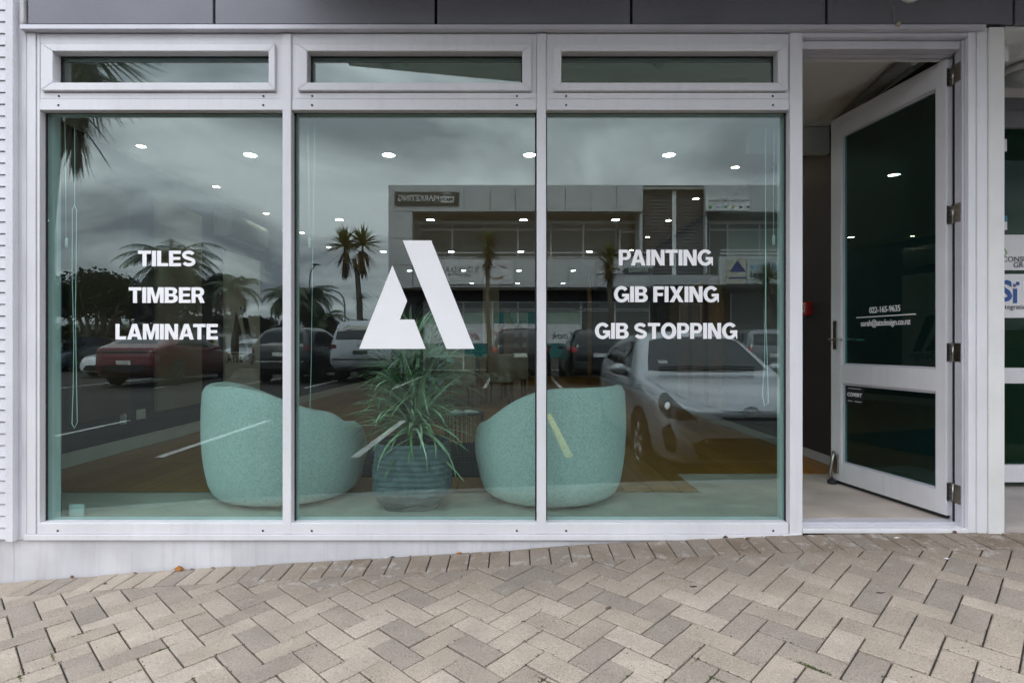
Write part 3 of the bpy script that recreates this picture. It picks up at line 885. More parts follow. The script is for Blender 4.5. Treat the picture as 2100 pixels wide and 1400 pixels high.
# ---- spotlight base on the cladding
sl = thing('spotlight', 'round white spotlight base on the charcoal cladding above the door', 'lamp', (fx(1858), -.03, fz(-14)))
MB().lathe([(0, -.0226), (.066, -.0226), (.066, -.036), (.058, -.046), (0, -.048)], (fx(1858), 0, fz(-14)), 28, 'y').build('base', M_CREAM, sl, smooth=False)
MB().lathe([(0, -.0485), (.03, -.0485), (.03, -.06), (.0, -.062)], (fx(1856), 0, fz(-12)), 16, 'y').build('mount', M_STEEL, sl)
tube('stem', [(fx(1858), -.05, fz(-14)), (fx(1858), -.16, fz(-40))], .012, M_CREAM, sl)
MB().lathe([(0, -.13), (.04, -.13), (.055, -.24), (.05, -.24), (.0, -.2)], (fx(1858), -.02, fz(-52)), 18, 'y').build('lamp_head', M_CREAM, sl, smooth=True)
# the bit of dried nest hanging from the flashing
ne = thing('dried_nest', 'tiny tan dried insect nest hanging on the flashing above the door', 'nest', (fx(1830), -.04, fz(60)))
tube('strand', [(fx(1825), -.0245, fz(20)), (fx(1826), -.026, fz(35)), (fx(1825), -.036, fz(54))], .0022, mat('grey_strand', (.35, .33, .29), .9), ne, 5)
MB().lathe([(0, -.014), (.009, -.010), (.012, 0), (.008, .009), (0, .012)], (fx(1831), -.040, fz(59)), 8).build('nest', mat('tan_nest', (.45, .38, .28), .9, var=.3, nscale=60), ne)

# bits of litter along the foot of the wall
M_LEAFO = mat('orange_leaf', (.42, .17, .03), .7, var=.3, nscale=60)
M_LEAFB = mat('brown_leaf', (.13, .065, .035), .8, var=.3, nscale=60)
M_LEAFR = mat('red_leaf', (.20, .05, .03), .7, var=.3, nscale=60)
M_CHIP = mat('white_chip', (.75, .74, .72), .7)
def litter(px, py, r, m, name, label, cat, flat=.35):
    d = .03
    lo, hi = 0.001, 1.6
    for _ in range(30):
        d = (lo + hi) / 2; Z = D0 - d; x = (px - 1050) * Z / F0
        y = HZ - (ground_z(x, d) - CZ) * F0 / Z
        if y < py: lo = d
        else: hi = d
    d = max(d, .006 + r)
    n = 9; z = ground_z(x, d) + .001
    v = []; a0 = rng.uniform(0, 6)
    for k in range(n):
        a = a0 + 2 * pi * k / n; rr = r * (1 + .35 * cos(2 * a)) * rng.uniform(.75, 1.15)
        v.append((x + rr * cos(a), -d + rr * .6 * sin(a), z + rng.uniform(0, flat) * r))
    v.append((x, -d, z + r * flat * 1.6)); v.append((x, -d, z))
    f = [(k, (k + 1) % n, n) for k in range(n)] + [((k + 1) % n, k, n + 1) for k in range(n)]
    o = mesh(name, v, f, m); tag(o, label, cat)
litter(370, 1168, .022, M_LEAFO, 'fallen_leaf', 'orange curled leaf on the pavers against the plinth', 'leaf', .8)
litter(394, 1167, .008, M_LEAFR, 'fallen_leaf', 'small red leaf just beside the orange curled leaf', 'leaf')
litter(278, 1174, .010, M_LEAFR, 'fallen_leaf', 'small dark red leaf left of the orange leaf by the plinth', 'leaf')
litter(152, 1181, .010, M_LEAFB, 'fallen_leaf', 'brown crumpled leaf near the left end of the plinth', 'leaf', .9)
litter(215, 1197, .009, M_LEAFB, 'fallen_leaf', 'brown scrap lying on the edge pavers below the plinth', 'leaf', .7)
litter(437, 1164, .009, M_LEAFB, 'fallen_leaf', 'dark scrap against the plinth right of the orange leaf', 'leaf')
litter(941, 1132, .013, M_LEAFO, 'fallen_leaf', 'orange leaf on the edge pavers below the middle pane', 'leaf', .5)
litter(806, 1139, .012, M_LEAFB, 'fallen_leaf', 'brown leaf beside a white chip below the middle pane', 'leaf', .5)
litter(792, 1140, .008, M_CHIP, 'paint_chip', 'white chip on the edge pavers below the middle pane', 'chip')
litter(843, 1137, .009, M_LEAFR, 'fallen_leaf', 'small red leaf between the two orange leaves under the middle pane', 'leaf')
litter(1485, 1100, .012, M_LEAFB, 'fallen_leaf', 'brown leaf scrap at the wall below the right pane', 'leaf', .8)
litter(1533, 1105, .010, M_LEAFR, 'fallen_leaf', 'dark red leaf on the edge pavers below the right pane', 'leaf', .5)
litter(1839, 1103, .013, M_CHIP, 'paint_chip', 'white chip lying in front of the door threshold', 'chip', .3)
litter(1941, 1146, .012, M_CHIP, 'paint_chip', 'white chip on the herringbone pavers below the cream post', 'chip', .3)
litter(1953, 1087, .010, M_LEAFB, 'fallen_leaf', 'brown scrap at the end of the door threshold', 'leaf', .9)
litter(1248, 1247, .010, M_LEAFB, 'fallen_leaf', 'brown speck on the herringbone pavers in the middle', 'leaf', .4)
litter(1807, 1215, .016, M_GASKET, 'gum_spot', 'dark round gum spot on a herringbone paver below the door', 'gum', .03)
litter(1422, 1202, .013, M_GASKET, 'gum_spot', 'dark gum spot on a paver below the right pane', 'gum', .03)
# ================================================================== interior shell
LX, RX, BY, CH = -3.38, 2.46, 14.6, 2.60
M_NAVY = mat('navy_wall', (.030, .036, .058), .6, var=.06, nscale=2)
M_CHAR = mat('charcoal_wall', (.034, .035, .040), .55, var=.06, nscale=2)
M_CEIL = mat('ceiling_white', (.78, .77, .75), .8, var=.03, nscale=1.5)
M_SKIRT = mat('skirting_white', (.74, .74, .72), .5, var=.03)
M_BACKW = mat('back_wall_paint', (.07, .065, .065), .7, var=.06, nscale=1.5)
def wood_floor():
    m, nt, b = _nodes('oak_floor'); N, L = nt.nodes, nt.links
    tc = N.new('ShaderNodeTexCoord')
    mp = N.new('ShaderNodeMapping'); mp.inputs['Scale'].default_value = (1.0, 1.0, 1.0)
    mp.inputs['Rotation'].default_value = (0, 0, radians(90))
    L.new(tc.outputs['Object'], mp.inputs[0])
    br = N.new('ShaderNodeTexBrick'); br.inputs['Scale'].default_value = 1.0
    br.inputs['Brick Width'].default_value = 1.6; br.inputs['Row Height'].default_value = .18; br.inputs['Mortar Size'].default_value = .0025
    br.inputs['Color1'].default_value = (.32, .14, .024, 1); br.inputs['Color2'].default_value = (.44, .21, .045, 1); br.inputs['Mortar'].default_value = (.05, .025, .01, 1)
    L.new(mp.outputs[0], br.inputs['Vector'])
    g = N.new('ShaderNodeTexNoise'); g.inputs['Scale'].default_value = 3; g.inputs['Detail'].default_value = 8
    m2 = N.new('ShaderNodeMapping'); m2.inputs['Scale'].default_value = (14, 1.2, 1); L.new(tc.outputs['Object'], m2.inputs[0]); L.new(m2.outputs[0], g.inputs['Vector'])
    mx = N.new('ShaderNodeMix'); mx.data_type = 'RGBA'; mx.blend_type = 'MULTIPLY'; mx.inputs['Factor'].default_value = .6
    rg = N.new('ShaderNodeMapRange'); rg.inputs[3].default_value = .6; rg.inputs[4].default_value = 1.2; L.new(g.outputs['Fac'], rg.inputs[0])
    L.new(br.outputs['Color'], mx.inputs['A']); L.new(rg.outputs[0], mx.inputs['B'])
    L.new(mx.outputs['Result'], b.inputs['Base Color']); b.inputs['Roughness'].default_value = .38
    return m
M_WOODF = wood_floor()
M_TILE = mat('floor_tile', (.56, .49, .43), .45, var=.10, nscale=4, objvar=.07, bump=.04, bscale=30)
M_GROUT = mat('tile_grout', (.26, .23, .21), .9, var=.1)

fl = box('shop_floor', LX - .1, RX + .1, .13, BY + .1, -.14, -.012, M_GROUT)
tag(fl, 'tiled and timber floor inside the shop', kind='structure')
box('timber_floor', LX, RX, .70, BY, -.0115, -.0045, M_WOODF, fl)
def tile(x0, x1, y0, y1):
    box('floor_tile', x0 + .0015, x1 - .0015, y0 + .0015, y1 - .0015, -.0112, 0, M_TILE, fl, bevel=.0012)
# window strip: two rows, and a deeper square of tiles at the door
TY = [-.0 + .135, .385, .67]
TXR = 1.19
for r in range(2):
    x = LX + (0 if r == 0 else -.30)
    while x < TXR - .01:
        a, b = max(x, LX), min(x + .60, TXR)
        if b - a > .03: tile(a, b, TY[r], TY[r + 1])
        x += .60
rows = [.135, .385, .67, .97, 1.20]
for r in range(4):
    x = TXR + (0 if r % 2 == 0 else -.25)
    while x < RX - .01:
        a, b = max(x, TXR), min(x + .60, RX)
        if b - a > .03: tile(a, b, rows[r], rows[r + 1])
        x += .60
box('trim_strip', LX, TXR, .671, .683, -.0044, .002, M_STEEL, fl)

wl_ = box('wall_left', LX - .12, LX, .15, BY, -.1, CH, M_NAVY); tag(wl_, 'dark navy wall along the left of the shop', kind='structure')
wr_ = box('wall_right', RX, fx(2060), .15, BY, -.1, CH, M_CHAR); tag(wr_, 'charcoal wall along the right of the shop', kind='structure')
wb_ = box('wall_back', LX - .12, RX + .12, BY, BY + .12, -.1, CH, M_BACKW); tag(wb_, 'dim back wall of the shop', kind='structure')
ce_ = box('ceiling', LX - .3, RX + .3, .14, BY + .2, CH, CH + .12, M_CEIL); tag(ce_, 'white plasterboard ceiling of the shop', kind='structure')
box('skirting', LX, LX + .012, .27, BY, 0, .11, M_SKIRT, wl_)
box('skirting', RX - .012, RX, 1.22, BY, 0, .07, mat('shaded_skirting', (.42, .42, .43), .5, var=.03), wr_)  # white skirting; the shade on this side is put into its darker colour
# front wall inside: nib at the left, head above windows
wf_ = box('wall_front', LX - .12, fx(72), .1305, .175, -.1, CH, mat('blue_grey_nib', (.16, .20, .26), .6, var=.05)); tag(wf_, 'white reveal and front wall inside the window', kind='structure')
box('reveal', fx(70) + .001, gx(100), .112, .130, -.012, fz(226) + .03, M_SKIRT, wf_)
box('reveal', gx(1611), fx(1646), .112, .145, -.012, fz(226) + .03, M_SKIRT, wf_)
box('head_wall', fx(70), RX + .2, .132, .142, fz(100), CH + .02, M_SKIRT, wf_)
box('floor_upstand', fx(60), fx(1645), .1105, .1345, -.15, -.0005, M_SKIRT, wf_)
box('skirting', gx(103), gx(103) + .075, .178, .190, 0, .060, M_SKIRT, wf_)
# outer mass so no light leaks in
bd = box('roof_slab', -9, 9, .15, BY + .4, 3.3, 3.5, M_SLATE); tag(bd, 'flat roof over the shop', kind='structure')
sd = box('side_wall_left', -9, -4.6, .02, .2, -1, 3.5, M_WHITE); tag(sd, 'white wall further along the street', kind='structure')
uw = box('upper_wall', -9, fx(58), .13, .2, fz(60), 3.5, M_WHITE); tag(uw, 'white upper wall beside the panels', kind='structure')

# ================================================================== downlights
M_LAMP = emit('downlight_glow', (1.0, .96, .90), 55.0)
M_LAMPW = emit('warm_downlight_glow', (1.0, .82, .60), 50.0)
M_TRIM = mat('downlight_trim', (.8, .79, .76), .5, var=.02)
ordw = ['first', 'second', 'third', 'fourth', 'fifth']
def downlight(x, y, r, lab, grp, m):
    t = thing('downlight', lab, 'downlight', (x, y, CH), group=grp)
    MB().lathe([(r * .86, -.001), (r * .88, -.006), (r * 1.18, -.005), (r * 1.2, -.0005)], (x, y, CH), 24).build('trim', M_TRIM, t, smooth=True)
    MB().lathe([(0, -.003), (r * .85, -.003), (r * .85, -.001), (0, -.001)], (x, y, CH), 24).build('lens', m, t)
for ri, Z in enumerate((5.06, 7.67, 10.28, 12.9, 15.5)):
    for ci, x in enumerate((-2.30, -1.085, .155, 1.38)):
        downlight(x, Z - D0, .060, 'round white ceiling downlight, %s row from the window, %s from the navy wall' % (ordw[ri], ordw[ci]), 'white downlights in rows on the shop ceiling', M_LAMP)
for i, Z in enumerate((4.84, 6.07, 7.3, 8.55, 9.8)):
    downlight(-3.12, Z - D0, .040, 'small warm downlight close to the navy wall, %s from the window' % ordw[i], 'warm downlights along the navy wall', M_LAMPW)
for i, Z in enumerate((5.41, 6.57, 7.72, 8.9, 10.1)):
    downlight(2.10, Z - D0, .040, 'small warm downlight close to the charcoal wall, %s from the window' % ordw[i], 'warm downlights along the charcoal wall', M_LAMPW)

# ================================================================== boucle tub chairs
def boucle():
    m, nt, b = _nodes('boucle_fabric'); N, L = nt.nodes, nt.links
    tc = N.new('ShaderNodeTexCoord')
    n1 = N.new('ShaderNodeTexNoise'); n1.inputs['Scale'].default_value = 120; n1.inputs['Detail'].default_value = 5; n1.inputs['Distortion'].default_value = 1.2
    L.new(tc.outputs['Object'], n1.inputs['Vector'])
    rp = N.new('ShaderNodeValToRGB'); e = rp.color_ramp.elements
    e[0].position = .33; e[0].color = (.56, .555, .54, 1); e[1].position = .62; e[1].color = (.84, .82, .79, 1)
    L.new(n1.outputs['Fac'], rp.inputs['Fac']); L.new(rp.outputs[0], b.inputs['Base Color'])
    b.inputs['Roughness'].default_value = .95; b.inputs['Sheen Weight'].default_value = .3
    bp = N.new('ShaderNodeBump'); bp.inputs['Strength'].default_value = .75; bp.inputs['Distance'].default_value = .010
    L.new(n1.outputs['Fac'], bp.inputs['Height']); L.new(bp.outputs[0], b.inputs['Normal'])
    return m
M_BOUC = boucle()
def smooth01(t):
    t = max(0., min(1., t)); return t * t * (3 - 2 * t)
def tub_chair(label, loc, back, R=.47, hi=.70, lo=.42, flat=0.0, plan=(1, 1)):
    t = thing('tub_chair', label, 'armchair', loc, 0, 'boucle tub chairs in the window', local=True)
    NA = 72
    def H(a):
        d = (a - back + pi) % (2 * pi) - pi
        k = smooth01((cos(d) + .78 - flat) / (1.62 - flat))
        return lo + (hi - lo) * k
    def open_front(a):            # 1 at the seat opening
        d = abs((a - back + pi) % (2 * pi) - pi)
        return smooth01((d - 2.35) / .7)
    prof = []
    rows_ = []
    v = []; f = []
    nr = 0
    for k in range(NA):
        a = 2 * pi * k / NA
        h = H(a); op = open_front(a)
        h = h * (1 - op) + .34 * op
        col = [(0.0, .018), (.70, .018), (.80, .026), (.875, .055), (.925, .11), (.962, .20)]
        for q in (.30, .42, .55, .68, .80):
            zz = .20 + (h - .20 - .05) * (q - .2) / .6
            col.append((1.0 - .035 * ((q - .55) / .35) ** 2, zz))
        col += [(.972, h - .035), (.945, h - .012), (.90, h), (.855, h - .006), (.815, h - .03), (.79, h - .07)]
        col += [(.765, max(.36, h - .16) if not op > .5 else .33), (.74, .36 - .03 * op), (.5, .385 - .05 * op), (0, .395 - .05 * op)]
        nr = len(col)
        for (r, z) in col:
            v.append((r * R * cos(a) * plan[0], r * R * sin(a) * plan[1], z))
    for k in range(NA):
        k2 = (k + 1) % NA
        for j in range(nr - 1):
            f.append((k * nr + j, k2 * nr + j, k2 * nr + j + 1, k * nr + j + 1))
    sh = mesh('shell', v, f, M_BOUC, t, smooth=True)
    # loose rounded seat cushion
    v = []; f = []
    ca = 40
    cc = (-.10 * cos(back), -.10 * sin(back))
    pr = [(0, .34), (.27, .34), (.31, .355), (.32, .375), (.31, .40), (.27, .412), (0, .42)]
    for (r, z) in pr:
        for k in range(ca):
            a = 2 * pi * k / ca
            v.append((cc[0] + r * cos(a), cc[1] + r * sin(a), z))
    for j in range(len(pr) - 1):
        for k in range(ca):
            f.append((j * ca + k, j * ca + (k + 1) % ca, (j + 1) * ca + (k + 1) % ca, (j + 1) * ca + k))
    mesh('seat_cushion', v, f, M_BOUC, t, smooth=True)
    MB().lathe([(0, 0), (R * .6, 0), (R * .6, .02), (0, .02)], (0, 0, 0), 30).build('plinth', M_GASKET, t)
    return t
tub_chair('pale boucle tub chair, its high back rising behind the word LAMINATE side', (-1.40, .65, 0), radians(212), R=.485, hi=.695, lo=.465)
tub_chair('pale boucle tub chair right of the planter, high back towards the right pane', (.235, .62, 0), radians(-48), R=.465, hi=.69, lo=.45, flat=.12)

# ================================================================== planter with strap-leaf plant
M_POT = mat('ribbed_stone_pot', (.165, .178, .19), .85, var=.2, nscale=18, bump=.3, bscale=120)
M_SOIL = mat('potting_soil', (.02, .015, .01), .95)
def strap_leaf_mat():
    m, nt, b = _nodes('strap_leaf'); N, L = nt.nodes, nt.links
    oi = N.new('ShaderNodeObjectInfo')
    rp = N.new('ShaderNodeValToRGB'); e = rp.color_ramp.elements
    e[0].color = (.15, .24, .09, 1); e[1].color = (.82, .85, .66, 1); e2 = e.new(.48); e2.color = (.36, .46, .24, 1)
    L.new(oi.outputs['Random'], rp.inputs['Fac'])
    L.new(rp.outputs[0], b.inputs['Base Color']); b.inputs['Roughness'].default_value = .42
    b.inputs['Subsurface Weight'].default_value = 0
    return m
M_STRAP = strap_leaf_mat()
PXc, PYc = PX(848, 3.36), .40
pt = thing('potted_plant', 'tall strap-leaf plant in a ribbed blue-grey pot between the tub chairs', 'potted plant', (PXc, PYc, 0), 0, local=True)
v = []; f = []
NA = 64; prof = []
nh = 60
def potr(h):           # half-width against height: rounded square barrel
    base = .17 + .040 * smooth01(h / .10) - .012 * smooth01((h - .2) / .17)
    return base
hs = [i / nh * .375 for i in range(nh + 1)]
for h in hs:
    rib = 0
    if h > .085:
        ph = (h - .085) / .0295
        rib = .0095 * abs(sin(pi * ph)) ** .7
    for k in range(NA):
        a = 2 * pi * k / NA
        c, s = cos(a), sin(a)
        se = (abs(c) ** 3.4 + abs(s) ** 3.4) ** (-1 / 3.4)
        low = smooth01(h / .06) * .09 + .91
        r = (potr(h) * low + rib + .0015 * sin(5 * a + 40 * h)) * se
        v.append((r * c, r * s, h + .0025 * sin(3 * a + 9 * h) * (1 if h > .05 else 0)))
for i in range(nh):
    for k in range(NA):
        f.append((i * NA + k, i * NA + (k + 1) % NA, (i + 1) * NA + (k + 1) % NA, (i + 1) * NA + k))
f.append(tuple(range(NA - 1, -1, -1)))
# inner lip
n0 = len(v)
for (kk, h) in ((.93, .376), (.90, .33)):
    for k in range(NA):
        p = v[nh * NA + k]; v.append((p[0] * kk, p[1] * kk, h))
for k in range(NA):
    k2 = (k + 1) % NA
    f.append((nh * NA + k, nh * NA + k2, n0 + k2, n0 + k)); f.append((n0 + k, n0 + k2, n0 + NA + k2, n0 + NA + k))
mesh('pot', v, f, M_POT, pt, smooth=True)
MB().lathe([(0, .335), (.185, .335)], (0, 0, 0), 30).build('soil', M_SOIL, pt)
M_STEM = mat('cane_stem', (.16, .11, .06), .8, var=.2, nscale=30)
stems = [((-.05, .0), (-.06, .01), .72), ((.03, -.03), (.015, -.04), .62), ((.06, .04), (.08, .05), .80), ((-.02, .05), (-.01, .07), .93), ((.0, -.01), (.03, -.03), .52)]
for (b0, b1, h) in stems:
    tube('stem', [(b0[0], b0[1], .33), ((b0[0] + b1[0]) / 2, (b0[1] + b1[1]) / 2, .33 + (h - .33) * .5), (b1[0], b1[1], h)], [.016, .014, .011], M_STEM, pt, 7)
leaf_me = []
for vi in range(9):
    L_ = rng.uniform(.34, .52); droop = rng.uniform(.4, 1.7); rise = rng.uniform(.4, 1.0); w = rng.uniform(.0085, .0125)
    vs = []; fs = []
    n = 9; p = Vector((0, 0, 0)); an = rise
    for i in range(n + 1):
        t = i / n
        ww = w * (min(1, .45 + t * 3) * (1 - t ** 2.6)) + .0004
        side = Vector((0, 1, 0))
        up = Vector((-sin(an), 0, cos(an)))
        vs += [p - side * ww + up * ww * .35, p, p + side * ww + up * ww * .35]
        p = p + Vector((cos(an), 0, sin(an))) * (L_ / n)
        an -= droop / n * (1.3 if t > .3 else .6)
    for i in range(n):
        a = i * 3
        fs += [(a, a + 1, a + 4, a + 3), (a + 1, a + 2, a + 5, a + 4)]
    me = bpy.data.meshes.new('leaf'); me.from_pydata([tuple(q) for q in vs], [], fs)
    me.polygons.foreach_set('use_smooth', [True] * len(me.polygons)); me.update(); me.materials.append(M_STRAP)
    leaf_me.append(me)
def add_leaf(par, x, y, z, yaw, pitch, sc):
    o = bpy.data.objects.new('leaf', rng.choice(leaf_me))
    e_ = (rng.uniform(-.35, .35), pitch, yaw)
    from mathutils import Euler
    while sc > .2:      # keep every leaf clear of the window glass
        mw = Matrix.Translation((x, y, z)) @ Euler(e_).to_matrix().to_4x4() @ Matrix.Scale(sc, 4)
        if min((mw @ v_.co).y for v_ in o.data.vertices) + PYc > .085: break
        sc *= .9
    o.location = (x, y, z); o.rotation_euler = e_; o.scale = (sc, sc, sc)
    COL.objects.link(o); o.parent = par
for (b0, b1, h) in stems:
    for k in range(52):
        t = rng.random() ** .6
        z0 = max(.36, h * .70) + (h - max(.36, h * .70)) * t
        q = (z0 - .33) / (h - .33)
        x = b0[0] + (b1[0] - b0[0]) * q; y = b0[1] + (b1[1] - b0[1]) * q
        add_leaf(pt, x, y, z0, rng.uniform(0, 2 * pi), .55 - 1.25 * t + rng.uniform(-.3, .2), rng.uniform(.72, 1.05))
for k in range(38):     # low skirt over the pot rim
    a = rng.uniform(0, 2 * pi)
    add_leaf(pt, .05 * cos(a), .05 * sin(a), rng.uniform(.40, .52), a, rng.uniform(-.1, .5), rng.uniform(.6, .95))
# the many finer leaves filling the crown, past what can be picked out one by one
from mathutils import Euler
for shade, cnt in (((.18, .27, .12), 150), ((.42, .51, .30), 170)):
    fill = MB()
    for k in range(cnt):
        (b0, b1, h) = rng.choice(stems)
        t = rng.random() ** .7; z0 = max(.38, h * .62) + (h - max(.38, h * .62)) * t
        q = (z0 - .33) / (h - .33); sc = rng.uniform(.6, .95)
        x = b0[0] + (b1[0] - b0[0]) * q; y = b0[1] + (b1[1] - b0[1]) * q
        rot = Euler((rng.uniform(-.4, .4), .75 - 1.1 * t + rng.uniform(-.2, .4), rng.uniform(0, 2 * pi))).to_matrix().to_4x4()
        me_ = rng.choice(leaf_me)
        while sc > .2:
            mw = Matrix.Translation((x, y, z0)) @ rot @ Matrix.Scale(sc, 4)
            vs = [mw @ v_.co for v_ in me_.vertices]
            if min(p_.y for p_ in vs) + PYc > .085: break
            sc *= .9
        fill.add(vs, [tuple(p_.vertices) for p_ in me_.polygons])
    fo = fill.build('inner_leaves', mat('inner_strap_leaf_%d' % cnt, shade, .45, var=.25, nscale=12), pt, smooth=True); fo['kind'] = 'stuff'
# pale round-leaved sprig in the same pot
M_EUC = mat('pale_round_leaf', (.55, .62, .60), .6, var=.1, nscale=20)
tube('sprig', [(.06, .02, .40), (.11, .03, .62), (.14, .02, .80), (.12, .0, .93)], [.006, .005, .004, .003], M_STEM, pt, 6)
for k in range(26):
    z = rng.uniform(.66, .94); q = (z - .4) / .53
    c = Vector((.06 + .09 * q + rng.uniform(-.065, .085), rng.uniform(-.07, .06), z))
    r = rng.uniform(.016, .03); u = Vector((rng.gauss(0, 1), rng.gauss(0, .6), rng.gauss(0, 1))).normalized(); w_ = u.orthogonal().normalized(); n_ = u.cross(w_)
    vs = [c + n_ * r * .25] + [c + u * r * cos(2 * pi * i / 10) + w_ * r * .8 * sin(2 * pi * i / 10) for i in range(10)]
    mesh('round_leaf', vs, [(0, i + 1, (i + 1) % 10 + 1) for i in range(10)], M_EUC, pt, smooth=True)

# ================================================================== rug, wire stool with magazine
rug = box('rug', -1.95, .62, 1.12, 2.5, -.0042, .006, mat('dark_rug', (.016, .018, .028), .95, var=.25, nscale=50, bump=.4, bscale=200)); tag(rug, 'dark navy rug on the timber floor behind the planter', 'rug')
sx, sY = PX(952, 4.6), 4.6 - D0
wsx = thing('wire_stool', 'black wire side table behind the right tub chair', 'side table', (sx, sY, .006), local=True)
M_BWIRE = mat('black_wire', (.012, .012, .013), .4, var=.1)
mb = MB().lathe([(0, .372), (.155, .372), (.16, .378), (.155, .386), (0, .386)], (0, 0, 0), 36); mb.build('table_top', M_BWIRE, wsx)
for k in range(26):
    a = 2 * pi * k / 26
    tube('wire', [(.152 * cos(a), .152 * sin(a), .375), (.15 * cos(a), .15 * sin(a), .2), (.125 * cos(a), .125 * sin(a), .004)], .003, M_BWIRE, wsx, 5)
MB().lathe([(.118, 0), (.130, 0), (.130, .008), (.118, .008), (.118, 0)], (0, 0, 0), 36).build('base_ring', M_BWIRE, wsx)
mg = thing('magazine', 'open pale magazine lying on the wire side table', 'magazine', (sx, sY, .3925), radians(20), local=True)
mb = MB().prism([(-.11, 0), (-.06, .012), (0, .003), (.06, .012), (.11, 0), (.11, -.001 + .003), (-.11, .002)], lambda x, z: (x, -.07, z), lambda x, z: (x, .07, z)); mb.build('pages', M_PAPER, mg)

# ================================================================== table group at the back
M_CHFAB = mat('cream_fabric', (.56, .54, .47), .9, var=.08, nscale=20, bump=.2, bscale=200)
M_OAK = mat('oak_wood', (.36, .19, .07), .5, var=.25, nscale=6)
def dining_chair(label, x, Z, rz):
    t = thing('dining_chair', label, 'chair', (x, Z - D0, -.0045), rz, 'cream dining chairs at the back table', local=True)
    W2 = .22
    mb = MB(); mb.box(-W2, W2, -.22, .24, .33, .47); mb.build('seat', M_CHFAB, t, bevel=.03)
    # curved back
    v = []; f = []; n = 14
    for i in range(n + 1):
        a = pi * (1.08 + .84 * i / n) ; c, s = cos(a), sin(a)
        for (r, z) in ((.245, .34), (.25, .58), (.255, .76), (.235, .79), (.205, .77), (.19, .55), (.185, .46)):
            v.append((r * c, .05 + r * s * 1.15, z))
    for i in range(n):
        for j in range(6):
            f.append((i * 7 + j, (i + 1) * 7 + j, (i + 1) * 7 + j + 1, i * 7 + j + 1))
    f.append(tuple(range(7))); f.append(tuple((n * 7 + j) for j in range(6, -1, -1)))
    mesh('backrest', v, f, M_CHFAB, t, smooth=True)
    for sxn in (-1, 1):
        for syn in (-1, 1):
            tube('leg', [(sxn * .165, syn * .17, .34), (sxn * .18, syn * .185, 0)], [.024, .017], M_OAK, t, 10)
dining_chair('cream dining chair at the near side of the back table', -.80, 8.75, radians(15))
dining_chair('cream dining chair with wooden legs right of the back table', -.20, 9.35, radians(80))
dining_chair('cream dining chair half hidden beyond the right-hand one', .03, 10.15, radians(80))
tb = thing('meeting_table', 'low-lit wooden meeting table at the back of the shop', 'table', (-.95, 6.85, -.0045), local=True)
box('table_top', -.55, .55, -.85, .85, .70, .735, M_OAK, tb, bevel=.004)
for a in (-.48, .48):
    for b in (-.78, .78):
        box('leg', a - .03, a + .03, b - .03, b + .03, 0, .70, M_OAK, tb)
mo = thing('monitor', 'small dark monitor standing on the meeting table', 'monitor', (-.55, 6.9, .731), local=True)
box('screen', -.13, .13, -.01, .015, .05, .23, M_BLACK, mo, bevel=.004); box('stand', -.02, .02, -.005, .02, .006, .06, M_BLACK, mo); box('base', -.07, .07, -.05, .05, 0, .006, M_BLACK, mo)
def small_plant(name, label, x, y, z, h, r, potm, n=26):
    t = thing(name, label, 'potted plant', (x, y, z), local=True)
    MB().lathe([(0, 0), (r * .32, 0), (r * .40, h * .26), (r * .34, h * .27), (r * .33, h * .22), (0, h * .22)], (0, 0, 0), 20).build('pot', potm, t, smooth=True)
    mb = MB()
    for k in range(n):
        a = rng.uniform(0, 6.28); el = rng.uniform(.2, 1.35); L_ = rng.uniform(.45, .85) * h * .8
        p = Vector((0, 0, h * .24)); d = Vector((cos(a) * cos(el), sin(a) * cos(el), sin(el)))
        s = d.cross(Vector((0, 0, 1))).normalized()
        pts = []
        for i in range(6):
            tt = i / 5; w = r * .16 * sin(pi * min(1, .12 + tt * .9)) + .001
            q = p + d * L_ * tt - Vector((0, 0, 1)) * L_ * .45 * tt * tt
            pts += [q - s * w, q + s * w]
        mb.add(pts, [(2 * i, 2 * i + 1, 2 * i + 3, 2 * i + 2) for i in range(5)])
    mb.build('foliage', mat('house_leaf', (.05, .13, .025), .45, var=.3, nscale=8), t)
    return t
small_plant('house_plant', 'bushy green plant in a tan pot on the back floor', PX(1078, 15.6), 15.6 - D0, -.0045, .78, .36, mat('tan_pot', (.42, .33, .22), .7))
small_plant('table_plant', 'small bright green plant on the meeting table', -.70, 6.35, .731, .2, .2, M_PAPER, 18)
# timber posts and shelf unit, lit by the downlights
def post(label, x, Z, w, z0, z1):
    t = thing('timber_post', label, 'post', (x, Z - D0, z0), local=True)
    mb = MB()
    mb.add([(-w / 2, -w / 2, 0), (w / 2, -w / 2, 0), (w / 2, w / 2, 0), (-w / 2, w / 2, 0), (-w * .42, -w * .45, z1 - z0), (w * .46, -w * .42, z1 - z0 - .02), (w * .4, w * .5, z1 - z0), (-w * .5, w * .4, z1 - z0 - .03)], BOXF)
    mb.build('timber', M_OAK, t, bevel=.006)
post('rough orange timber post beside the back shelves', PX(1039, 10.9), 10.9, .11, -.0045, 1.60)
post('shorter rough timber post next to the back shelves', PX(1047.5, 11.2), 11.2, .08, -.0045, 1.46)
post('tall slim ochre timber post before the back wall', PX(1209, 13.6), 13.6, .09, -.0045, CH)
sh = thing('shelf_unit', 'narrow white wall shelves holding bottles behind the timber posts', 'shelf', (.12, 9.05, 0), local=True)
box('back_panel', -.16, .22, .16, .18, -.0045, 1.62, mat('lit_plaster', (.62, .53, .42), .7, var=.05), sh)
for z in (.86, 1.07, 1.28):
    box('shelf_board', -.15, .21, .0, .16, z, z + .02, M_OAK, sh)
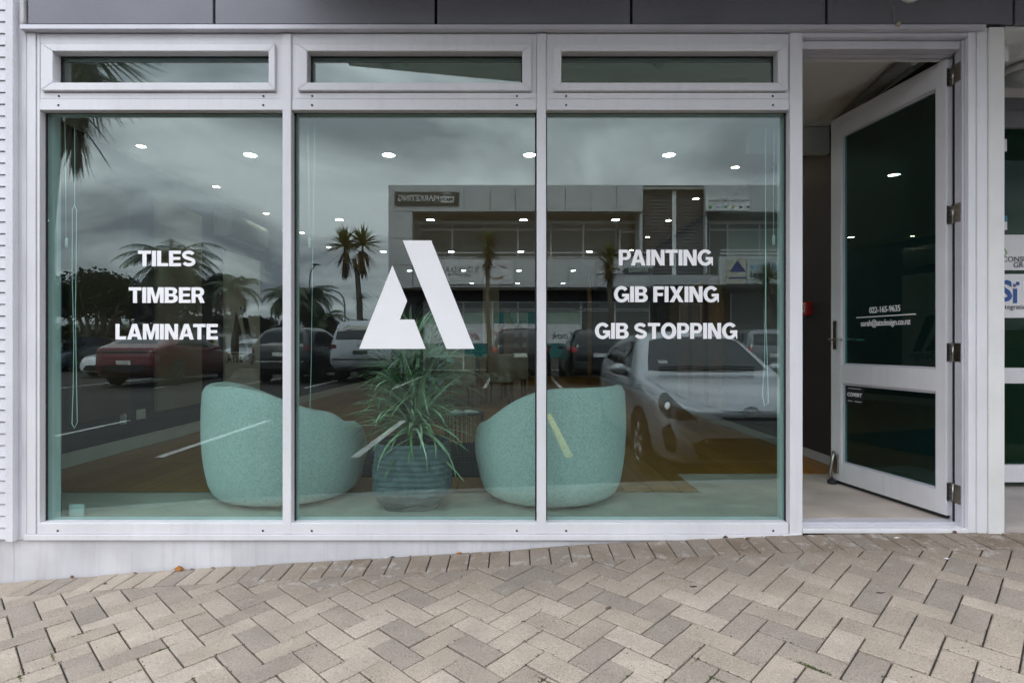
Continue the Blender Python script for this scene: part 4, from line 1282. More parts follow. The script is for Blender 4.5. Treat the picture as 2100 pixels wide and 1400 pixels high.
for z in (.88, 1.09, 1.30):
    for k in range(4):
        x = -.11 + k * .085
        b = thing('bottle', 'small %s bottle, %s along the %s shelf behind the posts' % (('amber', 'white')[k % 2], ordw[k], {.88: 'lowest', 1.09: 'middle', 1.30: 'top'}[z]), 'bottle', (.12 + x, 9.05 + .07, z), group='bottles on the back shelves', local=True)
        MB().lathe([(0, 0), (.022, 0), (.022, .07), (.010, .09), (.010, .115), (0, .115)], (0, 0, 0), 12).build('body', (M_OAK, M_PAPER)[k % 2], b, smooth=True)
        MB().lathe([(0, .1155), (.012, .1155), (.012, .13), (0, .13)], (0, 0, 0), 10).build('cap', M_BLACK, b)
pt_ = box('partition', -.62, -.28, 9.3, 9.4, -.0045, CH - .001, mat('lit_partition', (.60, .50, .38), .7, var=.05)); tag(pt_, 'warm lit partition wall behind the meeting table', kind='structure')

# ================================================================== things on the walls
M_BOARD = mat('taupe_sample_board', (.30, .27, .23), .5, var=.08, nscale=2)
M_BOARDD = mat('brown_sample_board', (.085, .065, .05), .5, var=.15, nscale=3)
M_BOARDW = mat('white_board', (.62, .61, .56), .5, var=.04)
def wall_board(label, y0, y1, z0, z1, m, name='sample_board'):
    t = thing(name, label, 'board', (LX, (y0 + y1) / 2, z0))
    box('panel', LX + .0005, LX + .03, y0, y1, z0, z1, m, t, bevel=.002)
    return t
wall_board('dark brown flooring sample board on the navy wall nearest the window', 1.40, 2.10, .33, 2.25, M_BOARDD)
wall_board('tall taupe flooring sample board in the middle of the navy wall', 2.48, 3.27, .30, 2.32, M_BOARD)
ats = wall_board('white company board with black A logo and ATS Design on the navy wall', 3.78, 4.70, .33, 2.04, M_BOARDW, 'company_board')
ap = ats.children[0]
bx_ = LX + .0312
def wall_pt(px, py):
    Z = (LX + .03) * F0 / (px - 1050); return Z - D0, PZ(py, Z)
lp = []
for poly in ([(484, 640), (470, 720), (507, 722), (500, 700)], [(492, 628), (505, 636), (521, 724), (511, 722)]):
    lp.append([wall_pt(a, b) for a, b in poly])
flat_shapes('logo', lp, (bx_, 0, 0), (0, 1, 0), (0, 0, 1), M_DKTX, ap)
c = wall_pt(496, 734)
text('lettering', 'ATS Design', .16, (bx_, c[0], c[1]), (0, 1, 0), (0, 0, 1), M_DKTX, ap, bold=.006, width=.74)
ac = thing('air_conditioner', 'white split air conditioner high on the navy wall', 'air conditioner', (LX, 4.1, 2.15))
mb = MB(); mb.prism([(0.0005, 2.16), (.16, 2.16), (.21, 2.20), (.22, 2.38), (.19, 2.44), (0.0005, 2.45)], lambda x, z: (LX + x, 3.55, z), lambda x, z: (LX + x, 4.55, z)); mb.build('casing', mat('dull_white_plastic', (.34, .34, .34), .6, var=.03), ac, bevel=.012)
box('air_flap', LX + .10, LX + .19, 3.6, 4.5, 2.150, 2.158, M_FRAME_OLD, ac)
for i, (yy, zz, ww, lab) in enumerate(((2.28, .30, .12, 'white double socket low on the navy wall between the sample boards'), (2.02, .29, .03, 'small white socket below the dark brown board'))):
    t = thing('power_socket', lab, 'socket', (LX, yy, zz)); box('plate', LX + .0005, LX + .012 + (.03 if i else 0), yy - ww / 2, yy + ww / 2, zz - .045, zz + .045, M_SKIRT, t, bevel=.003)
    for q in (-1, 1): box('switch', LX + .0122 + (.03 if i else 0), LX + .015 + (.03 if i else 0), yy + q * ww * .25 - .008, yy + q * ww * .25 + .008, zz + .015, zz + .03, M_FRAME, t)
# right wall: wood samples, fire call point, navy panel, light switches
M_BRWN = mat('brown_timber_board', (.20, .10, .04), .5, var=.25, nscale=2)
for i, (y0, y1) in enumerate(((3.7, 4.15), (4.35, 4.8), (5.0, 5.5))):
    t = thing('timber_board', 'brown timber sample board on the charcoal wall, %s from the window' % ordw[i], 'board', (RX, (y0 + y1) / 2, .2), group='timber boards on the charcoal wall')
    box('panel', RX - .03, RX - .0005, y0, y1, .2, 1.75, M_BRWN, t, bevel=.002)
fa = thing('fire_call_point', 'small red fire alarm call point on the charcoal wall by the door', 'alarm', (RX, 1.76, 1.12))
yy = RX * F0 / (1659 - 1050) - D0; zz = PZ(633, yy + D0)
box('box', RX - .045, RX - .0005, yy - .05, yy + .05, zz - .055, zz + .055, mat('alarm_red', (.50, .02, .02), .4), fa, bevel=.004)
box('face', RX - .0475, RX - .0455, yy - .028, yy + .028, zz - .032, zz + .025, mat('alarm_face', (.55, .50, .42), .5), fa)
box('print', RX - .0475, RX - .0455, yy - .03, yy + .03, zz + .035, zz + .043, M_PAPER, fa)
MB().lathe([(0, -.0485), (.009, -.0485), (.009, -.0478), (0, -.0478)], (RX, yy, zz), 12, 'x').build('button', M_BLACK, fa)
wbx = thing('hanging_panel', 'blank white panel hanging under the ceiling by the door', 'panel', (2.1, 1.47, 2.4))
box('panel', PX(1535, 4.42), RX - .03, 1.45, 1.51, PZ(316, 4.42), PZ(263, 4.42), M_SKIRT, wbx, bevel=.004)
for x in (PX(1555, 4.42), PX(1680, 4.42)): box('bracket', x - .012, x + .012, 1.47, 1.49, PZ(263, 4.42) + .0005, CH - .001, M_SKIRT, wbx)
ct = thing('ceiling_tube', 'grey blind roller tube on brackets under the ceiling above the door', 'blind roller', (2.3, .6, 2.5))
tube('tube', [(2.235, .17, 2.55), (2.405, 1.35, 2.55)], .036, mat('grey_roller_cloth', (.26, .255, .25), .7), ct, 16)
box('bracket', 2.205, 2.225, .20, .23, 2.47, CH - .001, M_FRAME_OLD, ct)
# blind rollers, cords and cleats behind the glass
M_CORD = mat('white_cord', (.74, .76, .74), .6, var=.03)
M_ROLL = mat('dark_roller_cloth', (.03, .032, .034), .7)
for i, ((a, b), lab) in enumerate(zip(((105, 575), (615, 1095), (1130, 1605)), ('left', 'middle', 'right'))):
    t = thing('roller_blind', 'dark rolled-up blind behind the %s top window' % lab, 'blind', (PX((a + b) / 2, 3.1), .17, 2.5))
    tube('roll', [(PX(a, 3.11), .175, 2.487), (PX(b, 3.11), .175, 2.487)], .026, M_ROLL, t, 14)
    for q in (.02, .45, .97):
        x = PX(a + (b - a) * q, 3.11); box('bracket', x - .012, x + .012, .145, .20, 2.452, 2.50, M_FRAME_OLD, t)
def cord(label, pts, tassel=None, r=.0021):
    t = thing('blind_cord', label, 'cord', (PX(pts[0][0], 3.07), .12, PZ(pts[-1][1], 3.07)), group='blind cords behind the glass')
    q = [(PX(a, 3.075), .125 + rng.uniform(-.002, .002), PZ(b, 3.075)) for a, b in pts]
    tube('string', q, r, M_CORD, t, 6)
    if tassel:
        a, b = tassel
        MB().lathe([(0, 0), (.007, .0), (.007, .045), (.003, .055), (0, .055)], (PX(a, 3.075), .125, PZ(b, 3.075)), 10).build('tassel', M_CORD, t, smooth=True)
cord('long looped white blind cord at the left edge of the left pane', [(153, 232), (153, 330), (153, 420), (148, 430), (148, 560), (152, 700), (150, 800), (148, 868), (152, 878), (159, 866), (157, 780), (155, 640), (156, 560), (157, 430), (153, 420)])
cord('short white blind cord with tassel at the left edge of the left pane', [(133, 250), (135, 360), (136, 486)], (136.5, 508))
cord('thin white blind cord hanging down the left of the middle pane', [(646, 232), (643, 420), (641, 560), (638, 760), (634, 900), (624, 1000)], None, .0017)
cord('short white blind cord with tassel on the left of the middle pane', [(630, 240), (633, 380), (634, 486)], (634.5, 508))
cord('long looped white blind cord near the right edge of the right pane', [(1570, 232), (1570, 420), (1570, 620), (1568, 740), (1564, 810), (1568, 832), (1576, 826), (1574, 760), (1571, 660), (1570, 420)])
cord('short white blind cord with tassel at the right edge of the right pane', [(1588, 232), (1587, 370), (1586.5, 486)], (1586.5, 502))
for i, (px, lab) in enumerate(((104, 'left'), (611.5, 'middle'))):
    t = thing('cord_cleat', 'pale plastic cord cleat on the frame edge of the %s pane' % lab, 'cleat', (PX(px, 3.06), .11, PZ(545, 3.06)))
    mb = MB(); x = PX(px, 3.065); z = PZ(546, 3.065)
    mb.tube([(x - .006, .095, z - .008), (x - .002, .085, z - .012), (x + .012, .085, z - .006), (x + .014, .085, z + .012)], .0045, 8)
    mb.tube([(x - .004, .097, z - .02), (x - .004, .097, z + .024)], .006, 8)
    mb.build('hook', M_CORD, t, smooth=True)
# ================================================================== car park (seen mirrored in the glass)
def stripe(x0, x1, d0, d1, m, lab):
    v = [(x0, -d0, park_z(d0) + .004), (x1, -d0, park_z(d0) + .004), (x1, -d1, park_z(d1) + .004), (x0, -d1, park_z(d1) + .004)]
    o = mesh('bay_line', v, [(3, 2, 1, 0)], m, ground); return o
for x in (-11.1, -8.7, -6.3, -4.0, -1.78): stripe(x - .05, x + .05, 2.15, 6.4, M_LINE, '')
stripe(.60, .70, 2.6, 7.2, M_YLINE, ''); stripe(3.15, 3.25, 2.15, 6.4, M_LINE, '')
for x in (-12.3, -9.75, -7.9, -5.65, -3.2, -.75, 1.35, 3.75, 6.2, 8.7): stripe(x - .05, x + .05, 12.6, 17.6, M_LINE, '')

# ------------------------------------------------------------------ cars
def catmull(keys, n):
    """smooth sampling of (t, a, b, ...) rows"""
    t0, t1 = keys[0][0], keys[-1][0]
    def ev(t):
        i = 0
        while i < len(keys) - 2 and t > keys[i + 1][0]: i += 1
        p1, p2 = keys[i], keys[i + 1]; p0 = keys[max(0, i - 1)]; p3 = keys[min(len(keys) - 1, i + 2)]
        h = p2[0] - p1[0] or 1e-9; u = (t - p1[0]) / h
        r = []
        for k in range(1, len(p1)):
            m1 = (p2[k] - p0[k]) / ((p2[0] - p0[0]) or 1e-9) * h; m2 = (p3[k] - p1[k]) / ((p3[0] - p1[0]) or 1e-9) * h
            d = p2[k] - p1[k]
            if d == 0: m1 = m2 = 0
            else:
                m1 = max(0, min(3, m1 / d)) * d; m2 = max(0, min(3, m2 / d)) * d
            r.append((2 * u ** 3 - 3 * u * u + 1) * p1[k] + (u ** 3 - 2 * u * u + u) * m1 + (-2 * u ** 3 + 3 * u * u) * p2[k] + (u ** 3 - u * u) * m2)
        return r[0] if len(r) == 1 else r
    return ev
M_CGLASS = mat('car_glass', (.010, .012, .014), .04, var=.0, spec=.6)
M_TYRE = mat('tyre_rubber', (.018, .018, .018), .85, var=.2, nscale=30)
M_RIM = mat('alloy_rim', (.42, .42, .43), .35, metal=.9, var=.1)
M_RIMD = mat('dark_alloy_rim', (.10, .10, .105), .4, metal=.8, var=.1)
M_CTRIM = mat('car_black_trim', (.014, .014, .015), .5)
M_CHROME = mat('chrome', (.75, .75, .76), .12, metal=1.0, var=.02)
M_LENS = mat('headlight_lens', (.05, .05, .052), .10, var=.3, nscale=16, coat=.5)
M_RED = mat('tail_lens', (.40, .012, .012), .2, var=.1, coat=.6)
M_PLATE = mat('number_plate', (.60, .60, .58), .5)
def paint(name, c, metal=.5): return mat(name, c, .32, metal=metal, var=.03, coat=.6 if max(c) < .1 else 1.0)
_wheel_cache = {}
def wheel_parts(r, w, rim_m):
    key = (r, w, rim_m.name)
    if key in _wheel_cache: return _wheel_cache[key]
    def mk(mb, nm, m):
        me = bpy.data.meshes.new(nm); me.from_pydata(mb.v, [], mb.f); me.polygons.foreach_set('use_smooth', [True] * len(me.polygons)); me.update(); me.materials.append(m); return me
    ri = r * .68
    ty = MB().lathe([(ri, -w / 2), (r * .93, -w / 2), (r, -w * .32), (r, w * .32), (r * .93, w / 2), (ri, w / 2)], (0, 0, 0), 28, 'x')
    rm = MB().lathe([(ri, -w * .45), (ri * .96, -w * .42), (ri * .9, -w * .2), (ri * .9, w * .2), (ri * .96, w * .42), (ri, w * .45)], (0, 0, 0), 28, 'x')
    rm.lathe([(0, w * .10), (ri * .9, w * .05)], (0, 0, 0), 20, 'x')
    for s in (1, -1):
        for k in range(5):
            a = 2 * pi * k / 5 + .3
            for da in (-.16, .16):
                p0 = (s * w * .36, ri * .16 * cos(a), ri * .16 * sin(a)); p1 = (s * w * .40, ri * .93 * cos(a + da), ri * .93 * sin(a + da))
                rm.tube([p0, p1], [ri * .10, ri * .075], 6)
        rm.lathe([(0, s * w * .44), (ri * .2, s * w * .42), (ri * .22, s * w * .3)], (0, 0, 0), 14, 'x')
    _wheel_cache[key] = (mk(ty, 'tyre', M_TYRE), mk(rm, 'rim', rim_m)); return _wheel_cache[key]

def make_car(name, label, cat, loc, rz, top, belt, bot, wid, pnt, wheel=(.31, .20), axles=(.83, 3.38), rim=None, tum=.44, mirrors=None, patches=(), trim=None, ns=72):
    """loft body along local y: 0 = nose, + = towards the tail"""
    t = thing(name, label, cat, loc, rz, 'cars in the car park', local=True)
    T, B, O, Wd = catmull(top, 1), catmull(belt, 1), catmull(bot, 1), catmull(wid, 1)
    Ln = top[-1][0]
    v = []; f = []; half = None
    ys = []
    for i in range(ns + 1):
        u = i / ns
        ys.append(Ln * (u + .035 * sin(2 * pi * u) * -1))
    for y in ys:
        zt, zb, zo, w = T(y), B(y), O(y), Wd(y)
        h = max(zt - zb, .012)
        hb = zb - zo
        P = [(0, zo), (w * .80, zo), (w * .93, zo + .05), (w * .985, zo + hb * .25), (w, zo + hb * .48), (w * .995, zo + hb * .66), (w * .975, zo + hb * .84), (w * .955, zo + hb * .96), (w * .94, zb)]
        P += [(w * .935 - tum * .30 * h, zb + h * .30), (w * .92 - tum * .62 * h, zb + h * .62), (w * .89 - tum * .86 * h, zb + h * .86), (w * .80 - tum * .95 * h, zb + h * .965), (w * .55 - tum * .6 * h, zb + h * 1.0), (w * .25, zb + h * 1.02), (0, zb + h * 1.025)]
        ring = [(-x, y, z) for x, z in P] + [(x, y, z) for x, z in P[-2:0:-1]]
        half = len(ring)
        v += ring
    for i in range(ns):
        for k in range(half):
            k2 = (k + 1) % half
            f.append((i * half + k, i * half + k2, (i + 1) * half + k2, (i + 1) * half + k))
    f.append(tuple(range(half))[::-1]); f.append(tuple(ns * half + k for k in range(half)))
    body = mesh('body', v, f, pnt, t, smooth=True)
    bvh = BVHTree.FromPolygons([Vector(p) for p in v], f)
    def patch(nm, pts, direc, m, off=.006, par=t, rings=5):
        """outline of (a, b) pairs thrown onto the body along direc; front/rear use (x, z), side uses (y, z)"""
        d = Vector(direc).normalized()
        cx = sum(p[0] for p in pts) / len(pts); cz = sum(p[1] for p in pts) / len(pts)
        # densify outline
        q = []
        for i, p in enumerate(pts):
            p2 = pts[(i + 1) % len(pts)]
            for k in range(4): q.append((p[0] + (p2[0] - p[0]) * k / 4, p[1] + (p2[1] - p[1]) * k / 4))
        n = len(q); vv = []; ff = []
        def cast(a, b):
            if abs(d.x) > .95: o = Vector((0, a, b))
            elif abs(d.z) > .8: o = Vector((a, b, .8))
            else: o = Vector((a, Ln * .5, b))
            if abs(d.y) > .3 and abs(d.x) > .3: o = Vector((a, (.35 if d.y > 0 else Ln - .35), b))
            h_, nn, _, _ = bvh.ray_cast(o - d * 5, d)
            if h_ is None: return None
            return h_ - d * off
        for s in [1 - .999 * k / rings for k in range(rings + 1)]:
            for a, b in q:
                p = cast(cx + (a - cx) * s, cz + (b - cz) * s)
                vv.append(p)
        for r in range(rings):
            for k in range(n):
                idx = (r * n + k, r * n + (k + 1) % n, (r + 1) * n + (k + 1) % n, (r + 1) * n + k)
                if all(vv[i] is not None for i in idx): ff.append(idx)
        if not ff: return None
        vv = [p if p is not None else Vector((0, 0, 0)) for p in vv]
        return mesh(nm, vv, ff, m, par, smooth=True)
    for (nm, pts, direc, m, *rest) in patches:
        off = rest[0] if rest else .006
        mirror = not (len(rest) > 1 and rest[1] == 'single')
        patch(nm, pts, direc, m, off)
        if mirror:
            if abs(direc[0]) > .95: patch(nm, pts, (-direc[0], direc[1], direc[2]), m, off)
            else: patch(nm, [(-a, b) for a, b in pts], (-direc[0], direc[1], direc[2]), m, off)
    r, w = wheel
    ty, rm = wheel_parts(r, w, rim or M_RIM)
    for ya in axles:
        for s in (-1, 1):
            wx = Wd(ya)
            arch = [(ya + r * 1.16 * cos(a), r + r * 1.16 * sin(a)) for a in [2 * pi * k / 20 for k in range(20)]]
            arch = [(a, max(b, O(ya) + .02)) for a, b in arch]
            patch('wheel_arch', arch, (-s, 0, 0), M_CTRIM, .004)
            wo = bpy.data.objects.new('wheel', ty); COL.objects.link(wo); wo.parent = t; wo.location = (s * (wx - w / 2 + .012), ya, r)
            ro = bpy.data.objects.new('rim', rm); COL.objects.link(ro); ro.parent = wo
    if mirrors:
        (my, mz, mw) = mirrors
        for s in (-1, 1):
            v2 = []; f2 = []
            c = Vector((s * (Wd(my) * .93 + mw * .55), my, mz))
            NU, NV = 12, 8
            for j in range(NV + 1):
                th = pi * j / NV
                for k in range(NU):
                    a = 2 * pi * k / NU
                    v2.append(c + Vector((mw * .5 * sin(th) * cos(a), .085 * (cos(th)), .068 * sin(th) * sin(a) * (1.0))))
            for j in range(NV):
                for k in range(NU):
                    f2.append((j * NU + k, j * NU + (k + 1) % NU, (j + 1) * NU + (k + 1) % NU, (j + 1) * NU + k))
            mo_ = mesh('wing_mirror', v2, f2, pnt, t, smooth=True)
            MB().tube([(s * Wd(my) * .86, my + .02, mz - .06), (c.x - s * .04, my + .02, mz - .045)], [.035, .025], 8).build('mirror_arm', M_CTRIM, mo_)
    return t, body, patch, bvh

def rings(parent, pts, r, m, name='emblem'):
    tube(name, pts + [pts[0], pts[1]], r, m, parent, 6)
def ellipse(cx, y, cz, a, b, n=20): return [(cx + a * cos(2 * pi * k / n), y, cz + b * sin(2 * pi * k / n)) for k in range(n)]

# --- the silver hatchback parked nose-in beside the camera
P_SILV = paint('silver_paint', (.50, .515, .55), .45)
pz = park_z(3.4)
PNOSE = (2.12, -2.02, pz)
hb_top = [(0, .58), (.04, .66), (.12, .72), (.35, .80), (.7, .885), (1.0, .94), (1.12, .975), (1.45, 1.18), (1.8, 1.385), (2.2, 1.445), (2.8, 1.425), (3.4, 1.34), (3.75, 1.18), (3.93, .95), (4.0, .72)]
hb_belt = [(0, .565), (.12, .68), (.5, .775), (1.0, .89), (1.6, .955), (2.6, .99), (3.4, 1.03), (3.8, .98), (4, .70)]
hb_bot = [(0, .24), (.15, .19), (.6, .17), (3.4, .18), (3.8, .24), (4, .34)]
hb_wid = [(0, .40), (.03, .52), (.10, .64), (.25, .735), (.5, .80), (.9, .835), (1.4, .848), (3.0, .848), (3.6, .80), (3.9, .70), (4, .58)]
headl = [(.735, .815), (.68, .82), (.50, .735), (.35, .655), (.30, .615), (.45, .60), (.60, .61), (.71, .66), (.755, .735)]
hatch, hbody, hpatch, hbvh = make_car('silver_hatchback', 'silver hatchback parked nose-in, mirrored in the right pane', 'car', PNOSE, pi, hb_top, hb_belt, hb_bot, hb_wid, P_SILV,
    wheel=(.305, .19), axles=(.80, 3.35), mirrors=(1.52, 1.0, .20), tum=.47, patches=(
    ('windscreen', [(-.64, 1.005), (-.32, .985), (.32, .985), (.64, 1.005), (.60, 1.12), (.51, 1.325), (.28, 1.372), (-.28, 1.372), (-.51, 1.325), (-.60, 1.12)], (0, 1, 0), M_CGLASS, .006, 'single'),
    ('side_window', [(1.50, 1.02), (2.32, 1.035), (2.32, 1.33), (1.98, 1.31)], (-1, 0, 0), M_CGLASS),
    ('side_window', [(2.38, 1.04), (3.15, 1.10), (3.02, 1.25), (2.38, 1.33)], (-1, 0, 0), M_CGLASS),
    ('headlight', headl, (-.55, 1, 0), M_LENS, .008),
    ('lower_grille', [(-.46, .255), (.46, .255), (.52, .40), (.40, .45), (-.40, .45), (-.52, .40)], (0, 1, 0), M_CTRIM, .005, 'single'),
    ('upper_grille', [(-.30, .605), (.30, .605), (.26, .63), (-.26, .63)], (0, 1, 0), M_CTRIM, .005, 'single'),
    ('fog_recess', [(.56, .30), (.66, .31), (.70, .50), (.62, .56), (.55, .42)], (-.35, 1, 0), M_CTRIM, .005),
    ('bumper_lip', [(.45, .215), (.72, .235), (.74, .275), (.5, .25)], (-.35, 1, 0), mat('pale_trim', (.6, .6, .62), .4), .007),
    ('rear_window', [(-.55, 1.06), (.55, 1.06), (.45, 1.28), (-.45, 1.28)], (0, -1, 0), M_CGLASS, .006, 'single'),
    ('number_plate', [(-.18, .46), (.18, .46), (.18, .56), (-.18, .56)], (0, 1, 0), M_PLATE, .012, 'single'),
    ))
for s in (1, -1):   # lamp internals
    rings(hatch, [tuple(q) for q in [hbvh.ray_cast(Vector((s * a_, .35, b_)) - Vector((-.55 * s, 1, 0)).normalized() * 5, Vector((-.55 * s, 1, 0)).normalized())[0] for a_, b_ in headl] if q], .007, M_CHROME, 'lamp_surround')
    hpatch('projector', [(s * (.62 + .055 * cos(a)), .715 + .055 * sin(a)) for a in [2 * pi * k / 10 for k in range(10)]], (-.55 * s, 1, 0), M_CTRIM, .010)
    hpatch('projector', [(s * (.62 + .035 * cos(a)), .715 + .035 * sin(a)) for a in [2 * pi * k / 10 for k in range(10)]], (-.55 * s, 1, 0), M_CHROME, .012)
    hpatch('lamp_inner', [(s * .50, .615), (s * .36, .635), (s * .50, .715), (s * .545, .66)], (-.55 * s, 1, 0), mat('smoked_lens', (.06, .06, .06), .15), .010)
    tube('bonnet_line', [tuple(p) for p in [hbvh.ray_cast(Vector((s * a, b, 3)), Vector((0, 0, -1)))[0] for a, b in ((.0, .055), (.2, .06), (.36, .12), (.55, .32), (.66, .6), (.70, .95))] if p], .004, M_CTRIM, hatch, 5)
    wp = [hbvh.ray_cast(Vector((s * a, -2, b)), Vector((0, 1, 0)))[0] for a, b in ((.52, 1.02), (.2, 1.03), (-.1, 1.02))]
    tube('wiper', [(p.x, p.y - .02, p.z + .012) for p in wp if p], .008, M_CTRIM, hatch, 5)
ey = hbvh.ray_cast(Vector((0, -2, .665)), Vector((0, 1, 0)))[0].y - .012
rings(hatch, ellipse(0, ey, .675, .072, .050), .006, M_CHROME)
rings(hatch, ellipse(0, ey, .675, .022, .046, 14), .005, M_CHROME)
rings(hatch, ellipse(0, ey, .692, .05, .018, 14), .005, M_CHROME)
sk = hpatch('sticker', [(.40, 1.07), (.50, 1.07), (.50, 1.105), (.40, 1.105)], (0, 1, 0), M_PLATE, .010)

# --- far row, tails towards the shop (rz 0: nose away is -y ... nose at larger distance)
def tailcar(name, label, cat, x, d_tail, top, belt, bot, wid, pnt, **k):
    Ln = top[-1][0]
    return make_car(name, label, cat, (x, -(d_tail + Ln), park_z(d_tail + 2)), 0, top, belt, bot, wid, pnt, **k)
def scale(tab, sy, sz): return [(a * sy, b * sz) for a, b in tab]
# red fastback crossover
cr_top = [(0, .62), (.06, .74), (.4, .88), (1.0, .98), (1.25, 1.06), (1.9, 1.42), (2.5, 1.61), (3.0, 1.60), (3.6, 1.45), (4.2, 1.22), (4.55, 1.10), (4.68, 1.02), (4.75, .72)]
cr_belt = [(0, .60), (.4, .80), (1.2, .97), (2.5, 1.04), (3.8, 1.10), (4.4, 1.08), (4.68, .98), (4.75, .70)]
cr_bot = [(0, .30), (.2, .23), (.7, .2), (4.2, .22), (4.6, .30), (4.75, .40)]
cr_wid = [(0, .45), (.05, .62), (.25, .80), (.7, .92), (1.5, .95), (3.4, .96), (4.2, .93), (4.6, .86), (4.72, .76), (4.75, .66)]
P_RED = paint('red_paint', (.13, .006, .010), .3)
tc_, tb_, tp_, tv_ = tailcar('red_crossover', 'red fastback crossover seen from behind, mirrored in the left pane', 'car', PX(258, 15.6) - .1, 12.6, cr_top, cr_belt, cr_bot, cr_wid, P_RED,
    wheel=(.36, .24), axles=(.86, 3.76), rim=M_RIMD, mirrors=(1.75, 1.08, .22), patches=(
    ('rear_window', [(-.58, 1.20), (.58, 1.20), (.46, 1.50), (-.46, 1.50)], (0, -1, 0), M_CGLASS, .006, 'single'),
    ('side_window', [(1.65, 1.08), (2.6, 1.10), (2.6, 1.50), (2.2, 1.44)], (-1, 0, 0), M_CGLASS),
    ('side_window', [(2.66, 1.10), (3.75, 1.16), (3.2, 1.42), (2.66, 1.50)], (-1, 0, 0), M_CGLASS),
    ('light_bar', [(-.78, .93), (.78, .93), (.78, 1.0), (-.78, 1.0)], (0, -1, 0), M_CTRIM, .006, 'single'),
    ('tail_light', [(.55, .93), (.84, .90), (.86, .99), (.58, 1.0)], (-.4, -1, 0), mat('dark_tail_lens', (.10, .01, .01), .2), .008),
    ('rear_diffuser', [(-.70, .40), (.70, .40), (.80, .56), (.6, .60), (-.6, .60), (-.80, .56)], (0, -1, 0), M_CTRIM, .005, 'single'),
    ('number_plate', [(-.2, .62), (.2, .62), (.2, .73), (-.2, .73)], (0, -1, 0), M_PLATE, .012, 'single')))
# dark SUV
su_top = [(0, .72), (.05, .86), (.5, 1.02), (1.15, 1.10), (1.35, 1.18), (1.95, 1.55), (2.5, 1.70), (3.6, 1.69), (4.2, 1.62), (4.55, 1.30), (4.68, 1.08), (4.72, .80)]
su_belt = [(0, .70), (.4, .92), (1.2, 1.05), (2.5, 1.10), (3.8, 1.14), (4.4, 1.14), (4.66, 1.02), (4.72, .78)]
su_bot = [(0, .34), (.2, .27), (.7, .24), (4.1, .25), (4.5, .32), (4.72, .42)]
su_wid = [(0, .50), (.05, .70), (.25, .84), (.7, .93), (1.5, .95), (3.6, .95), (4.3, .92), (4.6, .86), (4.72, .78)]
P_DARK = paint('black_paint', (.012, .013, .016), .2)
def suv_patches(lens, wt=1.52, plate=(.82, .93)):
    return (('rear_window', [(-.66, 1.18), (.66, 1.18), (.55, wt), (-.55, wt)], (0, -1, 0), M_CGLASS, .006, 'single'),
    ('side_window', [(1.75, 1.15), (2.6, 1.16), (2.6, 1.58), (2.3, 1.55)], (-1, 0, 0), M_CGLASS),
    ('side_window', [(2.66, 1.16), (3.6, 1.19), (3.55, 1.56), (2.66, 1.58)], (-1, 0, 0), M_CGLASS),
    ('side_window', [(3.68, 1.20), (4.2, 1.25), (4.05, 1.50), (3.66, 1.55)], (-1, 0, 0), M_CGLASS),
    ('tail_light', [(.55, .98), (.88, .96), (.86, 1.12), (.62, 1.12)], (-.4, -1, 0), lens, .008),
    ('bumper', [(-.75, .44), (.75, .44), (.8, .62), (-.8, .62)], (0, -1, 0), M_CTRIM, .005, 'single'),
    ('chrome_strip', [(-.7, .655), (.7, .655), (.7, .675), (-.7, .675)], (0, -1, 0), M_CHROME, .008, 'single'),
    ('number_plate', [(-.2, plate[0]), (.2, plate[0]), (.2, plate[1]), (-.2, plate[1])], (0, -1, 0), M_PLATE, .012, 'single'))
sv, _, svp, svb = tailcar('dark_suv', 'black four-ring SUV seen from behind, mirrored beside the first mullion', 'car', -6.78, 13.7, su_top, su_belt, su_bot, su_wid, P_DARK, wheel=(.37, .24), axles=(.9, 3.7), rim=M_RIMD,
    mirrors=(1.8, 1.12, .22), patches=suv_patches(mat('dark_tail_lens', (.10, .01, .01), .2)))
yy = svb.ray_cast(Vector((0, 9, 1.05)), Vector((0, -1, 0)))[0].y + .015
for k in range(4): rings(sv, ellipse(-.105 + .07 * k, yy, 1.04, .045, .045, 14), .006, M_CHROME)
